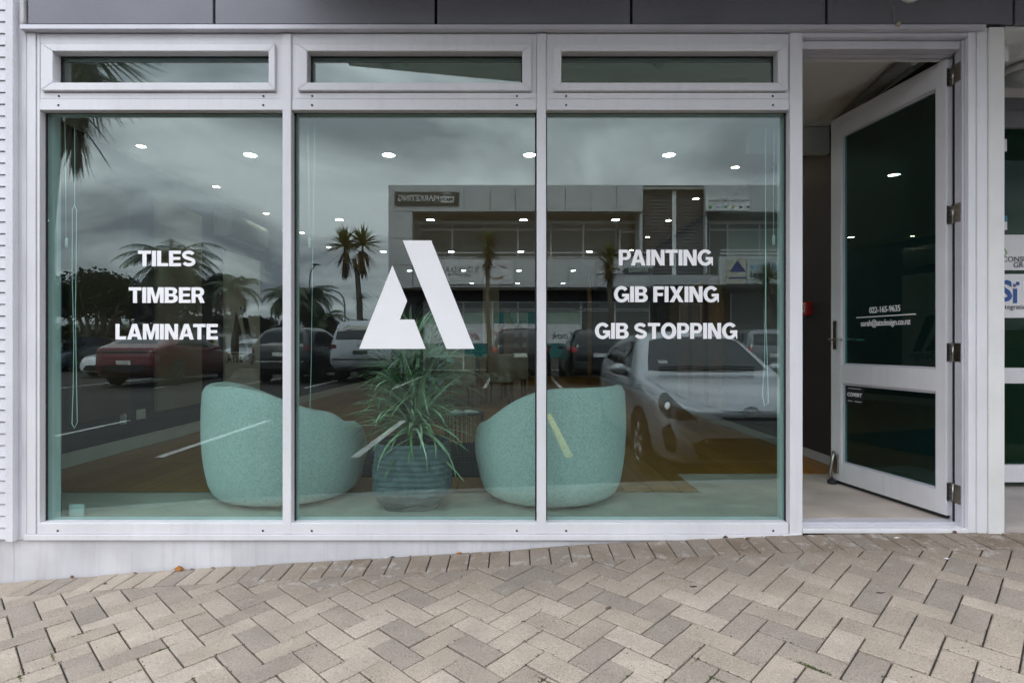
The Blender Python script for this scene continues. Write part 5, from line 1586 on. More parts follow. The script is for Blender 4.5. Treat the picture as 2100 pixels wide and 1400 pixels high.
# big silver four-wheel drive
lc_top = [(0, .85), (.05, 1.02), (.4, 1.14), (1.2, 1.20), (1.4, 1.28), (1.9, 1.72), (2.3, 1.88), (3.4, 1.90), (4.5, 1.87), (4.78, 1.72), (4.90, 1.30), (4.95, .90)]
lc_belt = [(0, .82), (.4, 1.05), (1.3, 1.17), (2.6, 1.22), (4.2, 1.24), (4.75, 1.22), (4.9, 1.15), (4.95, .88)]
lc_bot = [(0, .42), (.2, .34), (.7, .30), (4.3, .32), (4.7, .40), (4.95, .5)]
lc_wid = [(0, .62), (.05, .80), (.25, .92), (.7, .98), (1.5, .99), (3.8, .99), (4.5, .975), (4.85, .93), (4.95, .88)]
P_SIL2 = paint('pale_silver_paint', (.46, .48, .52), .45)
lc, _, lcp, lcb = tailcar('silver_four_wheel_drive', 'large silver four-wheel drive seen from behind, mirrored left of the big A', 'car', -4.48, 13.9, lc_top, lc_belt, lc_bot, lc_wid, P_SIL2, wheel=(.41, .26), axles=(.95, 3.8), tum=.26,
    mirrors=(1.75, 1.28, .24), patches=(
    ('rear_window', [(-.74, 1.30), (.74, 1.30), (.66, 1.72), (-.66, 1.72)], (0, -1, 0), M_CGLASS, .006, 'single'),
    ('side_window', [(1.8, 1.28), (2.6, 1.28), (2.6, 1.74), (2.15, 1.72)], (-1, 0, 0), M_CGLASS),
    ('side_window', [(2.66, 1.28), (3.55, 1.29), (3.55, 1.75), (2.66, 1.75)], (-1, 0, 0), M_CGLASS),
    ('side_window', [(3.62, 1.29), (4.5, 1.31), (4.45, 1.72), (3.62, 1.75)], (-1, 0, 0), M_CGLASS),
    ('tail_light', [(.58, 1.05), (.92, 1.0), (.93, 1.16), (.62, 1.16)], (-.35, -1, 0), mat('dark_tail_lens', (.10, .01, .01), .2), .008),
    ('bumper_gap', [(-.8, .70), (.8, .70), (.8, .74), (-.8, .74)], (0, -1, 0), M_CTRIM, .006, 'single'),
    ('chrome_strip', [(-.7, 1.22), (.7, 1.22), (.7, 1.25), (-.7, 1.25)], (0, -1, 0), M_CHROME, .008, 'single'),
    ('number_plate', [(-.22, .87), (.22, .87), (.22, .98), (-.22, .98)], (0, -1, 0), M_CTRIM, .012, 'single')))
yy = lcb.ray_cast(Vector((0, 9, 1.1)), Vector((0, -1, 0)))[0].y + .02
rings(lc, ellipse(0, yy, 1.12, .085, .058), .009, M_CHROME); rings(lc, ellipse(0, yy, 1.14, .06, .022, 14), .007, M_CHROME); rings(lc, ellipse(0, yy, 1.12, .025, .054, 14), .007, M_CHROME)
for s in (-1, 1): tube('roof_rail', [(s * .66, 2.3, 1.90), (s * .66, 2.5, 1.97), (s * .66, 4.2, 1.96), (s * .66, 4.4, 1.89)], .018, M_CHROME, lc, 6)
# black hatchbacks near the middle and a grey car at the far right
bh_top, bh_belt, bh_bot, bh_wid = scale(su_top, .86, .97), scale(su_belt, .86, .97), scale(su_bot, .86, .9), scale(su_wid, .86, .95)
def bhp(): return tuple((n, [(a * (.86 if abs(d[0]) > .95 else .95), b * .97) for a, b in p], d, m, *r) for (n, p, d, m, *r) in suv_patches(M_RED))
tailcar('black_hatchback', 'black hatchback with red tail lamp, mirrored beside the silver hatchback', 'car', 2.55, 13.6, bh_top, bh_belt, bh_bot, bh_wid, P_DARK, wheel=(.33, .21), axles=(.78, 3.18), rim=M_RIMD, mirrors=(1.55, 1.09, .2), patches=bhp())
tailcar('black_hatchback', 'black hatchback mirrored behind the second mullion', 'car', .25, 13.5, bh_top, bh_belt, bh_bot, bh_wid, P_DARK, wheel=(.33, .21), axles=(.78, 3.18), rim=M_RIMD, mirrors=(1.55, 1.09, .2), patches=bhp())
tailcar('grey_hatchback', 'grey hatchback mirrored at the right edge of the right pane', 'car', 7.6, 13.5, bh_top, bh_belt, bh_bot, bh_wid, paint('grey_paint', (.16, .165, .18), .4), wheel=(.33, .21), axles=(.78, 3.18), mirrors=(1.55, 1.09, .2), patches=bhp())
# left edge: white coupe and red car facing the shop, dark blue one at the edge
cp_top = [(0, .48), (.05, .60), (.35, .72), (1.1, .84), (1.35, .92), (2.0, 1.22), (2.5, 1.30), (3.0, 1.25), (3.7, 1.08), (4.1, 1.0), (4.22, .7)]
cp_belt = [(0, .46), (.4, .66), (1.2, .82), (2.5, .88), (3.6, .92), (4.1, .90), (4.22, .66)]
cp_bot = [(0, .2), (.2, .16), (.6, .14), (3.6, .16), (4.0, .24), (4.22, .34)]
cp_wid = [(0, .45), (.05, .62), (.25, .76), (.6, .86), (1.5, .885), (3.3, .90), (3.9, .84), (4.15, .74), (4.22, .64)]
def front_patches(m=M_LENS):
    return (('windscreen', [(-.60, .95), (.60, .95), (.48, 1.20), (-.48, 1.20)], (0, 1, 0), M_CGLASS, .006, 'single'),
    ('side_window', [(1.75, .93), (2.7, .93), (2.7, 1.17), (2.2, 1.16)], (-1, 0, 0), M_CGLASS),
    ('headlight', [(.78, .70), (.60, .68), (.46, .60), (.62, .58), (.78, .62)], (-.5, 1, 0), m, .008),
    ('lower_grille', [(-.5, .22), (.5, .22), (.34, .42), (-.34, .42)], (0, 1, 0), M_CTRIM, .005, 'single'),
    ('side_intake', [(.56, .24), (.74, .26), (.70, .44), (.60, .42)], (-.3, 1, 0), M_CTRIM, .005))
def nosecar(name, label, x, d, tabs, pnt, rz=pi, **k):
    return make_car(name, label, 'car', (x, -d, park_z(d + 2)), rz, *tabs, pnt, **k)
cpt = (cp_top, cp_belt, cp_bot, cp_wid)
nosecar('white_coupe', 'low white coupe facing the shop, mirrored at the left edge', -14.25, 16.6, cpt, paint('white_car_paint', (.72, .73, .75), .0), wheel=(.32, .22), axles=(.82, 3.39), patches=front_patches(), rz=pi + .12)
nosecar('red_coupe', 'red car behind the white coupe, mirrored at the left edge', PX(165, 24.5), 22.0, (scale(cp_top, 1, 1.2), scale(cp_belt, 1, 1.2), cp_bot, cp_wid), paint('bright_red_paint', (.34, .012, .012), .1), wheel=(.32, .22), axles=(.82, 3.39), patches=front_patches())
nosecar('blue_sedan', 'dark blue car mirrored behind the left frame edge', -18.9, 20.2, (scale(cp_top, 1, 1.14), scale(cp_belt, 1, 1.14), cp_bot, cp_wid), paint('dark_blue_paint', (.02, .035, .06), .3), wheel=(.32, .22), axles=(.82, 3.39), patches=front_patches())
nosecar('silver_sedan', 'small silver car in the distance, mirrored below the word LAMINATE', PX(468, 27), 24.5, (scale(cp_top, 1, 1.12), scale(cp_belt, 1, 1.12), cp_bot, cp_wid), P_SIL2, wheel=(.32, .22), axles=(.82, 3.39), patches=front_patches())

# ================================================================== the two-storey block across the car park
BD = 21.05; BZp = D0 + BD
def bx(px, e=0.0): return PX(px, BZp + e)
def bz(py, e=0.0): return PZ(py, BZp + e)
M_BPAN = mat('grey_facade_panel', (.52, .53, .54), .55, var=.05, nscale=1, objvar=.05)
M_BDARK = mat('dark_weatherboard', (.075, .072, .078), .6, var=.1, nscale=2)
M_BREC = mat('recess_grey', (.34, .345, .33), .7, var=.05)
M_BGL = mat('far_window_glass', (.15, .155, .14), .06, var=.1, nscale=1)
M_BFR = mat('far_window_frame', (.72, .72, .72), .5, var=.05)
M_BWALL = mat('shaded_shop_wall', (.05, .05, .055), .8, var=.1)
gb = park_z(30) - .02
ob = thing('office_block', 'grey two-storey office block across the car park, mirrored in the panes', 'building', (bx(1300), -BD - 4, gb))
def bb(nm, px0, px1, py0, py1, e0, e1, m, par=ob, bevel=0):
    """box between photo pixels on the plane e0 behind the block's face, reaching back to e1"""
    return box(nm, bx(px0, e0), bx(px1, e0), -BD - e0, -BD - e1, bz(py1, e0), bz(py0, e0), m, par, bevel)
box('rear_mass', bx(800), 22, -BD - 12, -BD - 2.05, gb, bz(400), M_BREC, ob)
box('roof', bx(797), 22, -BD - 12, -BD - .2, bz(384), bz(380), M_BREC, ob)
xr = bx(795)
# parapet panels
px_ = [795, 845.5, 898.5, 951, 1005, 1056.5, 1108, 1160, 1212.5, 1265.5, 1320]
for a, b in zip(px_, px_[1:]): bb('parapet_panel', a + .5, b - .5, 378, 432, 0, .18, M_BPAN)
for t0, t1 in ((433, 487), (488, 542), (543, 590)): bb('corner_panel', 795.5, 844.5, t0, t1, 0, .6, M_BPAN)
px2 = [1447.5, 1494, 1542, 1590, 1638, 1690, 1740, 1800, 1860]
for a, b in zip(px2, px2[1:]): bb('parapet_panel', a + .5, b - .5, 378, 433, 0, .18, M_BPAN)
# soffit and recessed upper wall
bb('soffit', 846, 1319, 431, 433, .19, 1.9, M_BREC); bb('soffit', 1448, 1860, 432, 434, .19, 1.9, M_BREC)
E = 1.3
for a, b in ((855, 1312), (1452, 1870)):
    bb('upper_wall', a - 8, b + 6, 430, 600, E + .12, E + .4, M_BREC)
def far_window(a, b, t, u, e, par=ob, fr=1.6, glassm=M_BGL):
    w = bb('window', a + fr, b - fr, t + fr, u - fr, e + .03, e + .05, glassm, par)
    for q in ((a, b, t, t + fr), (a, b, u - fr, u), (a, a + fr, t + fr, u - fr), (b - fr, b, t + fr, u - fr)):
        bb('window_frame', *q, e, e + .09, M_BFR, w)
    return w
bb('lintel', 852, 1314, 452.5, 456, E - .05, E + .1, M_BFR); bb('lintel', 1452, 1870, 452.5, 456, E - .05, E + .1, M_BFR)
mx_ = [860, 927, 995, 1062, 1130, 1197, 1265]
for a, b in zip(mx_, mx_[1:]):
    far_window(a, b, 457, 470, E); far_window(a, b, 470.5, 545, E)
far_window(1270, 1312, 472, 600, E, fr=4); far_window(1266, 1314, 457, 470, E)
M_BBLIND = mat('far_window_blind', (.36, .42, .38), .5, var=.05)
mx2 = [1456, 1494, 1560, 1626, 1692, 1760]
for i, (a, b) in enumerate(zip(mx2, mx2[1:])):
    far_window(a, b, 457, 470, E); far_window(a, b, 470.5, 545 if i else 600, E, glassm=M_BGL if i == 0 else M_BBLIND)
bb('pilaster', 1313, 1319, 432, 600, .2, 1.2, M_BPAN); bb('pilaster', 1448, 1452, 432, 560, .2, 1.2, M_BPAN)
# dark weatherboard stair tower
for k in range(27):
    py = 378 + 7 * k
    mb = MB()
    mb.prism([(.50, bz(py + 7, .45)), (.44, bz(py + 6.9, .45)), (.48, bz(py + .3, .45)), (.50, bz(py + .3, .45))], lambda e, z: (bx(1321, .45), -BD - e, z), lambda e, z: (bx(1446, .45), -BD - e, z))
    mb.build('weatherboard', M_BDARK, ob)
bb('tower_core', 1321, 1446, 378.5, 600, .505, 2.0, M_BDARK)
bb('downpipe', 1380, 1388, 384, 566, .36, .42, M_BFR)
# balcony front panels, rails, entrance canopy
bp_ = [846, 906, 965, 1024, 1060, 1108, 1166, 1223, 1280, 1341]
for a, b in zip(bp_, bp_[1:]): bb('balcony_panel', a + .5, b - .5, 530, 588, 0, .12, M_BPAN)
bb('balcony_floor', 846, 1341, 583, 590, .125, 2.0, M_BREC)
for py in (516.5, 526): bb('handrail', 846, 1341, py, py + 1.6, .02, .07, M_BFR)
bp2 = [1476, 1530, 1590, 1650, 1720, 1800]
for a, b in zip(bp2, bp2[1:]): bb('balcony_panel', a + .5, b - .5, 525, 583, -.25, -.1, M_BPAN)
bb('balcony_floor', 1476, 1860, 578, 588, -.09, 2.0, M_BREC)
for py in (511, 518): bb('handrail', 1480, 1860, py, py + 1.8, -.2, -.15, M_BFR)
bb('entrance_canopy', 1342, 1475, 563, 583, -.35, 1.6, mat('canopy_grey', (.40, .41, .43), .5, var=.05))
bb('canopy_side', 1338.5, 1341.8, 563, 586, -.3, 1.0, M_BPAN)
# ground floor: soffit shade, shop windows
G = .95
bb('shop_soffit', 800, 1860, 590.5, 592, .1, 2.0, M_BREC)
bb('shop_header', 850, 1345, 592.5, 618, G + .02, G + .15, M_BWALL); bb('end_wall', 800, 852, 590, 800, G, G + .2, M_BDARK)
sx_ = [868, 950, 1010, 1062, 1120, 1192, 1262, 1334]
M_TEAL = mat('teal_window_film', (.04, .21, .20), .4, var=.05); M_FILMW = mat('white_window_film', (.80, .80, .82), .5, var=.02); M_FILMG = mat('pale_green_film', (.40, .50, .42), .5, var=.05)
M_SCRIPT = mat('red_script', (.40, .03, .03), .5); M_SCRIPTD = mat('dark_script', (.06, .05, .05), .5)
M_WARM = mat('warm_film', (.55, .40, .22), .5, var=.05)
RB = (-1, 0, 0)
for i, (a, b) in enumerate(zip(sx_, sx_[1:])):
    far_window(a, b, 618, 634, G)
    w = far_window(a, b, 636, 760, G)
    if i in (0, 1, 2, 3, 4):
        bb('window_film', a + 2.5, b - 2.5, 640, 663, G + .012, G + .018, (M_FILMG, M_FILMG, M_TEAL, M_TEAL, M_FILMG)[i], w)
        bb('window_film', a + 2.5, b - 2.5, 663.5, 704, G + .012, G + .018, M_FILMW, w)
        bb('window_film', a + 2.5, b - 2.5, 704.5, 733, G + .012, G + .018, M_TEAL if i != 0 else M_FILMG, w)
    if i == 4:
        text('window_script', 'Look', 15 * BZp / F0 * 1.5, (bx(1156, G), -BD - G - .004, bz(688, G)), RB, (0, 0, 1), M_SCRIPTD, w, shear=.35)
    if i == 1:
        text('window_script', 'feel', 15 * BZp / F0 * 1.5, (bx(1022, G), -BD - G - .004, bz(682, G)), RB, (0, 0, 1), M_SCRIPT, w, shear=.35)
    if i == 0:
        text('window_script', 'good', 15 * BZp / F0 * 1.5, (bx(960, G), -BD - G - .004, bz(686, G)), RB, (0, 0, 1), M_SCRIPT, w, shear=.35)
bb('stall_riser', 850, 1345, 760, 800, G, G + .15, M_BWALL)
# recessed timber-lined ground floor on the right
M_BTIM = mat('brown_timber_lining', (.20, .12, .06), .6, var=.2, nscale=2)
for k in range(20):
    a = 1348 + k * 26
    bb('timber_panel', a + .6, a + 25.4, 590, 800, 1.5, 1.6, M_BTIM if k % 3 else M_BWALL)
far_window(1395, 1440, 622, 790, 1.35); far_window(1500, 1570, 600, 770, 1.35); far_window(1574, 1640, 600, 770, 1.35)

# ---- signs on the block (each a thing)
def far_sign(name, label, a, b, t, u, e, m, grow=0):
    th = thing(name, label, 'sign', (bx((a + b) / 2, e), -BD - e, bz(u, e)))
    bb('board', a, b, t, u, e - .06, e - .01, m, th)
    return th, -BD - e + .064
kpx = BZp / F0
th, y = far_sign('marketing_sign', 'dark MAX MARKETING sign on the parapet, mirrored above the big A', 808, 940, 392, 420, 0, mat('sign_black', (.03, .03, .028), .5))
M_SGREY = mat('sign_grey_print', (.72, .72, .71), .5)
text('lettering', 'MARKETING', 13 * kpx * 1.35, (bx(858), y, bz(406.5)), RB, (0, 0, 1), M_SGREY, th, bold=.012, width=84 * kpx)
flat_shapes('bag_logo', [[(bx(904), bz(415)), (bx(930), bz(415)), (bx(931), bz(402)), (bx(903), bz(402))]], (0, y - .002, 0), (1, 0, 0), (0, 0, 1), M_SGREY, th)
tube('bag_handle', [(bx(910), y, bz(402)), (bx(912), y, bz(397)), (bx(917), y, bz(396)), (bx(922), y, bz(397)), (bx(924), y, bz(402))], .03, M_SGREY, th, 6)
text('lettering', 'MAX', 8 * kpx * 1.35, (bx(917), y + .004, bz(408.5)), RB, (0, 0, 1), mat('sign_black', (0, 0, 0)), th, bold=.02)
th, y = far_sign('salon_sign', 'white ROSEDALE LASH & BROWS sign on the balcony front, mirrored right of the big A', 905, 1053, 533, 582, 0, mat('sign_pale', (.72, .72, .73), .5))
text('lettering', 'ROSEDALE', 12 * kpx * 1.35, (bx(937), y, bz(553)), RB, (0, 0, 1), M_DKTX, th, spacing=1.25, width=88 * kpx)
text('lettering', 'LASH & BROWS', 5.5 * kpx * 1.35, (bx(942), y, bz(563)), RB, (0, 0, 1), M_DKTX, th, bold=.012, width=48 * kpx)
M_TAN = mat('tan_print', (.30, .20, .15), .5)
flat_shapes('lash_logo', [[(bx(1040), bz(552)), (bx(1030), bz(549)), (bx(1012), bz(538)), (bx(1030), bz(545)), (bx(1038), bz(547))], [(bx(1004), bz(565)), (bx(1015), bz(570)), (bx(1034), bz(564)), (bx(1030), bz(570)), (bx(1018), bz(574)), (bx(1008), bz(571))]], (0, y, 0), (1, 0, 0), (0, 0, 1), M_TAN, th)
th, y = far_sign('entrance_sign', 'dark ENTRANCE sign on the balcony front, mirrored under the word PAINTING', 1281, 1340, 549, 560, 0, mat('sign_slate', (.07, .07, .075), .5))
text('lettering', 'ENTRANCE', 7 * kpx * 1.35, (bx(1309), y, bz(554.5)), RB, (0, 0, 1), M_SGREY, th, bold=.012, width=40 * kpx)
th, y = far_sign('small_sign', 'small white sign next to the ENTRANCE sign behind a yucca', 1224, 1277, 549, 560, 0, mat('sign_pale', (.5, .5, .5)))
th, y = far_sign('insurance_sign', 'pale parapet sign with Advice Home Loans Insurance and coloured icons', 1449, 1541, 402, 431, 0, mat('sign_pale', (.5, .5, .5)))
text('lettering', 'Advice | Home Loans | Insurance', 6 * kpx * 1.35, (bx(1496), y, bz(410.5)), RB, (0, 0, 1), M_DKTX, th, bold=.01, width=86 * kpx)
for i, (px, c) in enumerate(((1457, (.05, .35, .06)), (1473, (.30, .50, .58)), (1489, (.04, .32, .05)), (1504, (.55, .50, .05)), (1520, (.03, .03, .04)), (1535, (.02, .06, .10)))):
    r = 3.4 * kpx; n = (20, 20, 4, 4, 4, 20)[i]
    pts = [(bx(px) + r * (1.2 if i in (2, 4) else 1) * cos(2 * pi * k / n + (pi / 4 if i in (2, 4) else 0)), bz(424) + r * (.8 if i in (1, 2, 4) else 1) * sin(2 * pi * k / n + (pi / 4 if i in (2, 4) else 0))) for k in range(n)]
    if i == 5: pts = [(bx(px) + r * 1.1 * (sin(a) ** 3), bz(424) + r * 1.1 * (13 * cos(a) - 5 * cos(2 * a) - 2 * cos(3 * a) - cos(4 * a)) / 16) for a in [2 * pi * k / 24 for k in range(24)]]
    if i == 1: pts = _arc(bx(px), bz(427), r * 1.3, r * 1.3, 0, 180, 12) + _arc(bx(px), bz(427), r * .7, r * .7, 180, 0, 12)
    flat_shapes('icon', [pts], (0, y, 0), (1, 0, 0), (0, 0, 1), mat('icon_%d' % i, c, .5), th)
th, y = far_sign('triangle_sign', 'cream sign with a blue triangle on the balcony, mirrored beside the word GIB FIXING', 1492, 1532, 528, 581, -.25, mat('sign_cream', (.52, .50, .42), .5))
e = -.25
flat_shapes('triangle_logo', [[(bx(1497, e), bz(557, e)), (bx(1531, e), bz(557, e)), (bx(1513, e), bz(533, e))]], (0, y, 0), (1, 0, 0), (0, 0, 1), mat('navy_print', (.04, .05, .20), .5), th)
flat_shapes('rule', [[(bx(1496, e), bz(571, e)), (bx(1531, e), bz(571, e)), (bx(1531, e), bz(568, e)), (bx(1496, e), bz(568, e))]], (0, y, 0), (1, 0, 0), (0, 0, 1), mat('navy_print', (.04, .05, .20), .5), th)
th, y = far_sign('dental_sign', 'pale dental clinic sign on the balcony behind a yucca, mirrored at the right', 1534, 1618, 528, 581, -.25, mat('sign_mist', (.46, .50, .50), .5))
text('lettering', 'Albany', 15 * kpx * 1.3, (bx(1575, e), y, bz(546, e)), RB, (0, 0, 1), mat('light_blue_print', (.10, .30, .50), .5), th, bold=.01, width=72 * kpx)
text('lettering', 'Dental', 15 * kpx * 1.3, (bx(1573, e), y, bz(563, e)), RB, (0, 0, 1), M_DKTX, th, bold=.01, width=66 * kpx)

# ================================================================== planting
M_YUC = mat('yucca_leaf', (.17, .21, .05), .5, var=.3, nscale=3, col2=(.08, .11, .025))
M_YDEAD = mat('dead_yucca_leaf', (.10, .075, .045), .85, var=.25, nscale=4)
M_BARK = mat('grey_bark', (.13, .105, .08), .9, var=.25, nscale=8, bump=.4, bscale=30)
def swords(mb, c, R, n, el0, el1, w, droop=.15):
    for k in range(n):
        a = rng.uniform(0, 2 * pi); el = rng.uniform(el0, el1); L_ = R * rng.uniform(.75, 1.08)
        d = Vector((cos(a) * cos(el), sin(a) * cos(el), sin(el)))
        s = d.cross(Vector((0, 0, 1)));  s = s.normalized() if s.length > 1e-4 else Vector((1, 0, 0))
        up = s.cross(d)
        pts = []
        for i in range(4):
            t = i / 3; ww = w * (1 - t ** 1.8) * (.7 + .6 * t) + .002
            q = c + d * L_ * t - Vector((0, 0, 1)) * L_ * droop * t * t
            pts += [q - s * ww + up * ww * .5, q, q + s * ww + up * ww * .5]
        for i in range(3):
            mb.add([pts[3 * i], pts[3 * i + 1], pts[3 * i + 4], pts[3 * i + 3]], [(0, 1, 2, 3)]); mb.add([pts[3 * i + 1], pts[3 * i + 2], pts[3 * i + 5], pts[3 * i + 4]], [(0, 1, 2, 3)])
def yucca(label, base, trunk, heads, tr=.11, wf=1.0):
    t = thing('yucca_tree', label, 'yucca', base, group='yuccas in the car park', local=True)
    o = Vector(base)
    tube('trunk', [Vector(p) - o for p in trunk], [tr * (1 - .45 * i / (len(trunk) - 1)) for i in range(len(trunk))], M_BARK, t, 9)
    mb, md = MB(), MB()
    for (c, R, n, skirt) in heads:
        c = Vector(c) - o
        swords(mb, c, R, n, -.35, 1.45, R * .05 * wf)
        swords(md, c - Vector((0, 0, R * .25)), R * .95, int(n * .45), -1.45, -.6, R * .04 * wf, .1)
        if skirt: swords(md, c - Vector((0, 0, R * .6)), R * .8, int(n * .5), -1.55, -1.15, R * .04 * wf, .05)
        tube('branch', [c - Vector((0, 0, R * 1.2)), c], [tr * .38, tr * .3], M_BARK, t, 8)
    mb.build('crown', M_YUC, t); md.build('dead_skirt', M_YDEAD, t)
def rp(px, py, Zp): return (PX(px, Zp), -(Zp - D0), PZ(py, Zp))
ZY = 21.5
def gp_(px, Zp): x, y, _ = rp(px, 0, Zp); return (x, y, park_z(Zp - D0) - .02)
yucca('two-headed yucca, mirrored left of the big A', gp_(738, ZY), [gp_(738, ZY), rp(736, 620, ZY), rp(731, 560, ZY), rp(724, 530, ZY)], [(rp(706, 502, ZY), .92, 90, 1), (rp(742, 500, ZY), .92, 90, 1), (rp(738, 612, ZY), .42, 40, 0)], .13)
yucca('single slender yucca, mirrored right of the big A', gp_(1004, ZY), [gp_(1004, ZY), rp(1003, 690, ZY), rp(999, 640, ZY), rp(1000, 580, ZY), rp(1001, 510, ZY)], [(rp(1002, 497, ZY), .66, 110, 1), (rp(1000, 525, ZY), .58, 70, 1)], .11)
yucca('single yucca, mirrored before the word PAINTING', gp_(1254, ZY), [gp_(1254, ZY), rp(1254, 640, ZY), rp(1250, 580, ZY), rp(1251, 530, ZY)], [(rp(1250, 523, ZY), .68, 110, 1), (rp(1252, 548, ZY), .6, 70, 1)], .12)
yucca('leafy yucca mirrored at the right edge of the right pane', gp_(1578, ZY), [gp_(1578, ZY), rp(1578, 650, ZY), rp(1576, 590, ZY)], [(rp(1577, 568, ZY), .70, 110, 1), (rp(1575, 590, ZY), .6, 70, 1)], .13)
ZN = 6.7
yucca('big near yucca with hanging dead leaves, mirrored at the top left', (PX(78, ZN), -(ZN - D0), park_z(3.5)), [(PX(78, ZN), -(ZN - D0), park_z(3.5)), rp(80, 500, ZN), rp(108, 240, ZN)], [(rp(160, 80, ZN), .80, 200, 0), (rp(135, 140, ZN), .70, 150, 1), (rp(140, 210, ZN), .62, 60, 1)], .09, .5)

M_PALM = mat('palm_leaf', (.055, .08, .022), .55, var=.3, nscale=2, col2=(.03, .045, .014))
def palm(label, px, py_top, Zp, R, n=26, tr=.2, pbase=None):
    base = Vector(gp_(px, Zp)); top = Vector(rp(px, py_top, Zp))
    t = thing('palm_tree', label, 'palm', base, group='palms beyond the car park', local=True)
    h = top.z - base.z
    tube('trunk', [(0, 0, 0), (.05, 0, h * .5), (0, 0, h * .98)], [tr * 1.2, tr, tr * .8], M_BARK, t, 10)
    mb = MB(); md = MB()
    for k in range(n):
        a = 2 * pi * k / n * 2.4 + rng.uniform(-.2, .2); el = rng.uniform(-.6, 1.2)
        dead = el < -.15
        L_ = R * rng.uniform(.8, 1.1); p = Vector((0, 0, h)); an = el; pts = [p.copy()]
        m = 12
        for i in range(m):
            p = p + Vector((cos(a) * cos(an), sin(a) * cos(an), sin(an))) * L_ / m; pts.append(p.copy()); an -= (1.75 + .3 * rng.random()) / m
        tgt = md if dead else mb
        tgt.tube(pts, [.035 * (1 - .8 * i / m) for i in range(m + 1)], 4)
        for i in range(1, m + 1):
            d = (pts[i] - pts[i - 1]).normalized(); s = d.cross(Vector((0, 0, 1))).normalized(); up = s.cross(d)
            for sub in (0, .5):
                q = pts[i - 1].lerp(pts[i], sub)
                for sd in (-1, 1):
                    l = R * .26 * sin(pi * min(.95, .18 + .8 * i / m)) * rng.uniform(.85, 1.1)
                    e_ = q + s * sd * l * .8 + d * l * .5 - Vector((0, 0, 1)) * l * rng.uniform(.2, .55)
                    w = d * .035
                    tgt.add([q - w, q + w, e_ + w * .2, e_ - w * .2], [(0, 1, 2, 3)])
    mb.build('crown', M_PALM, t); md.build('dead_fronds', M_YDEAD, t)
palm('tall full palm, mirrored behind the word TILES', 348, 543, 26, 2.75, 64, .22)
palm('palm with drooping fronds just right of the word TIMBER, mirrored', 425, 588, 27, 1.8, 34, .17)
palm('pale palm mirrored on the white company board', 478, 592, 24, 1.5, 22, .14)
palm('dark palm mirrored just left of the first mullion', 590, 612, 25, 1.5, 24, .15)
palm('bushy palm mirrored just right of the first mullion', 632, 612, 27, 1.9, 34, .2)
palm('low palm with drooping fronds, mirrored right of the first mullion', 668, 652, 26, 1.2, 22, .15)

M_LEAF = mat('tree_leaf', (.045, .065, .018), .6, var=.35, nscale=1.2, col2=(.020, .030, .010))
M_LEAFY = mat('yellow_shrub_leaf', (.16, .13, .02), .6, var=.3, nscale=1.5)
def leafy(mb, c, r, n, s):
    for _ in range(n):
        d = Vector((rng.gauss(0, 1), rng.gauss(0, 1), rng.gauss(0, 1))).normalized() * r * rng.random() ** .4
        p = c + Vector((d.x, d.y, d.z * .72))
        u = Vector((rng.gauss(0, 1), rng.gauss(0, 1), rng.gauss(0, 1))).normalized(); w = u.orthogonal().normalized()
        k = s * rng.uniform(.6, 1.3)
        mb.add([p - u * k, p - w * k * .5, p + u * k, p + w * k * .5], [(0, 1, 2, 3)])
def tree(label, px, Zp, htop_py, spread, n, leafm=M_LEAF, limbs=9, clear=.35, ls=.13):
    base = Vector(gp_(px, Zp)); h = PZ(htop_py, Zp) - base.z
    t = thing('leafy_tree', label, 'tree', base, group='trees beyond the car park', local=True)
    tk = MB(); mb = MB()
    for k in range(limbs):
        a = 2 * pi * k / limbs + rng.uniform(-.3, .3); rr = spread * rng.uniform(.35, .95)
        e_ = Vector((cos(a) * rr, sin(a) * rr, h * rng.uniform(.68, .88)))
        m1 = Vector((e_.x * .35, e_.y * .35, h * clear)); m2 = e_.lerp(m1, .45) + Vector((0, 0, h * .03))
        tk.tube([(rng.uniform(-.15, .15), rng.uniform(-.15, .15), 0), m1, m2, e_], [.14, .10, .07, .03], 6)
        for j in range(5):
            c = e_ + Vector((rng.gauss(0, spread * .2), rng.gauss(0, spread * .2), rng.uniform(-.08, .12) * h))
            leafy(mb, c, spread * rng.uniform(.16, .30), n // (limbs * 5), ls)
    tk.build('trunk', mat('pale_limb_bark', (.30, .26, .20), .9, var=.2, nscale=6), t, smooth=True); mb.build('crown', leafm, t)
tree('spreading tree with bare pale limbs, mirrored at the left', 195, 27, 566, 2.9, 6500, limbs=13, clear=.30)
tree('dark tree mirrored at the far left edge', 60, 28, 590, 2.4, 3500)
tree('round tree mirrored behind the black SUV', 548, 34, 652, 1.6, 3000, clear=.4, ls=.11)
tree('dark tree low behind the two-headed yucca, mirrored', 775, 40, 655, 1.6, 2200, ls=.12)
tree('dense tree mirrored behind the word LAMINATE', 285, 33, 600, 2.6, 4200, clear=.25)
tree('distant tree mirrored between the palms', 410, 44, 640, 3.0, 3000, ls=.15)
def hedge(label, px0, px1, Zp, top, m, n=2600):
    x0, x1 = PX(px0, Zp), PX(px1, Zp); g = park_z(Zp - D0); h = PZ(top, Zp) - g
    mb = MB()
    for _ in range(n):
        c = Vector((rng.uniform(x0, x1), -(Zp - D0) + rng.gauss(0, .5), g + h * rng.random() ** .7 * rng.uniform(.8, 1.1)))
        u = Vector((rng.gauss(0, 1), rng.gauss(0, 1), rng.gauss(0, 1))).normalized(); w = u.orthogonal().normalized(); k = rng.uniform(.08, .18)
        mb.add([c - u * k, c - w * k * .5, c + u * k, c + w * k * .5], [(0, 1, 2, 3)])
    o = mb.build('hedge', m); tag(o, label, 'hedge')
hedge('yellowish low hedge mirrored behind the red crossover', 100, 320, 28, 672, M_LEAFY, 2600)
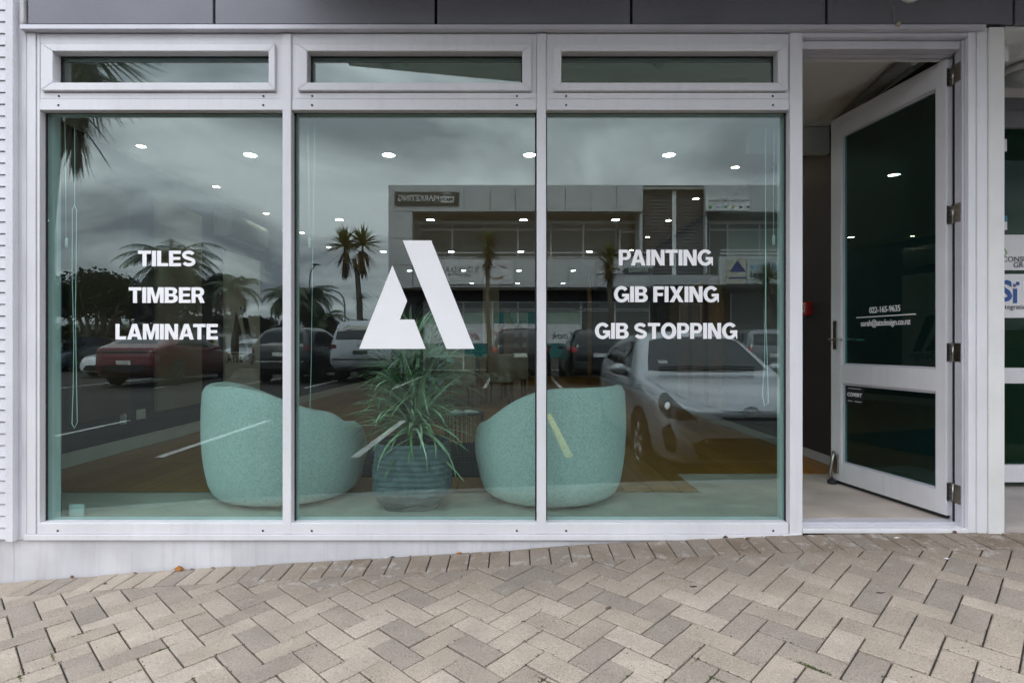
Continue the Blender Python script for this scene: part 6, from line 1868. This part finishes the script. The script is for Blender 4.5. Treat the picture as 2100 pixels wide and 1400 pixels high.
hedge('dark distant hedge mirrored behind the parked cars', 330, 800, 44, 690, M_LEAF, 4200)
hedge('dark shrubs mirrored at the left frame edge', -60, 120, 24, 668, M_LEAF, 2200)

# pale shed beyond the palms, dark roadside sign, street lamps
wh = thing('pale_shed', 'low pale shed with a dark roof edge, mirrored beyond the palms', 'building', (PX(470, 40), -(40 - D0), park_z(40)))
M_SHED = mat('shed_wall', (.46, .48, .50), .7, var=.05, nscale=.6)
box('wall', PX(405, 40), PX(620, 40), -46, -(40 - D0), park_z(40) - .05, PZ(676, 40), M_SHED, wh)
box('roof', PX(400, 40), PX(625, 40), -46.3, -(40 - D0) + .3, PZ(676, 40) + .002, PZ(672, 40), M_BWALL, wh)
for a in (425, 447, 520): box('door', PX(a, 40), PX(a + 14, 40), -(40 - D0), -(40 - D0) + .03, park_z(40), PZ(690, 40), M_BWALL if a != 425 else M_YLINE, wh)
rs = thing('roadside_sign', 'dark roadside sign board with white letters, mirrored left of the palms', 'sign', gp_(300, 31))
box('board', PX(268, 31), PX(325, 31), -(31 - D0) - .2, -(31 - D0), PZ(648, 31), PZ(624, 31), mat('sign_navy', (.015, .02, .045), .4), rs)
text('lettering', 'pt.', .42, (PX(300, 31), -(31 - D0) + .004, PZ(636, 31)), RB, (0, 0, 1), M_VINYL, rs, bold=.01)
for a in (275, 318): tube('post', [(PX(a, 31), -(31 - D0) - .1, park_z(31)), (PX(a, 31), -(31 - D0) - .1, PZ(648, 31))], .06, M_BARK, rs)
def lamp(label, pts, Zp, head):
    t = thing('street_lamp', label, 'street lamp', gp_(pts[0][0], Zp), group='street lamps beyond the car park')
    q = [gp_(pts[0][0], Zp)] + [rp(a, b, Zp) for a, b in pts]
    tube('pole', q, [.07] + [.05] * len(pts), mat('lamp_pole', (.14, .14, .145), .5), t, 8)
    a, b = head; c = rp(a, b, Zp)
    MB().lathe([(0, -.06), (.28, -.03), (.30, 0), (0, .07)], c, 12).build('lamp_head', M_BWALL, t)
lamp('curved street lamp, mirrored between the first mullion and the big A', [(706, 650), (706, 625), (703, 610), (695, 600), (683, 595), (664, 593)], 36, (661, 593))
lamp('tall street lamp mirrored beside the hanging blind cord', [(634, 640), (634, 575), (636, 556), (645, 543)], 40, (647, 542))
# low ridge to close the horizon
hl = sheet('hills', [-400 + 40 * i for i in range(21)], [220, 260, 330], lambda x, d: park_z(40) + (d - 220) * .10 * (1 + .3 * sin(x * .021)) - .5, M_LEAF)
tag(hl, 'low dark ridge behind the car park', kind='structure')
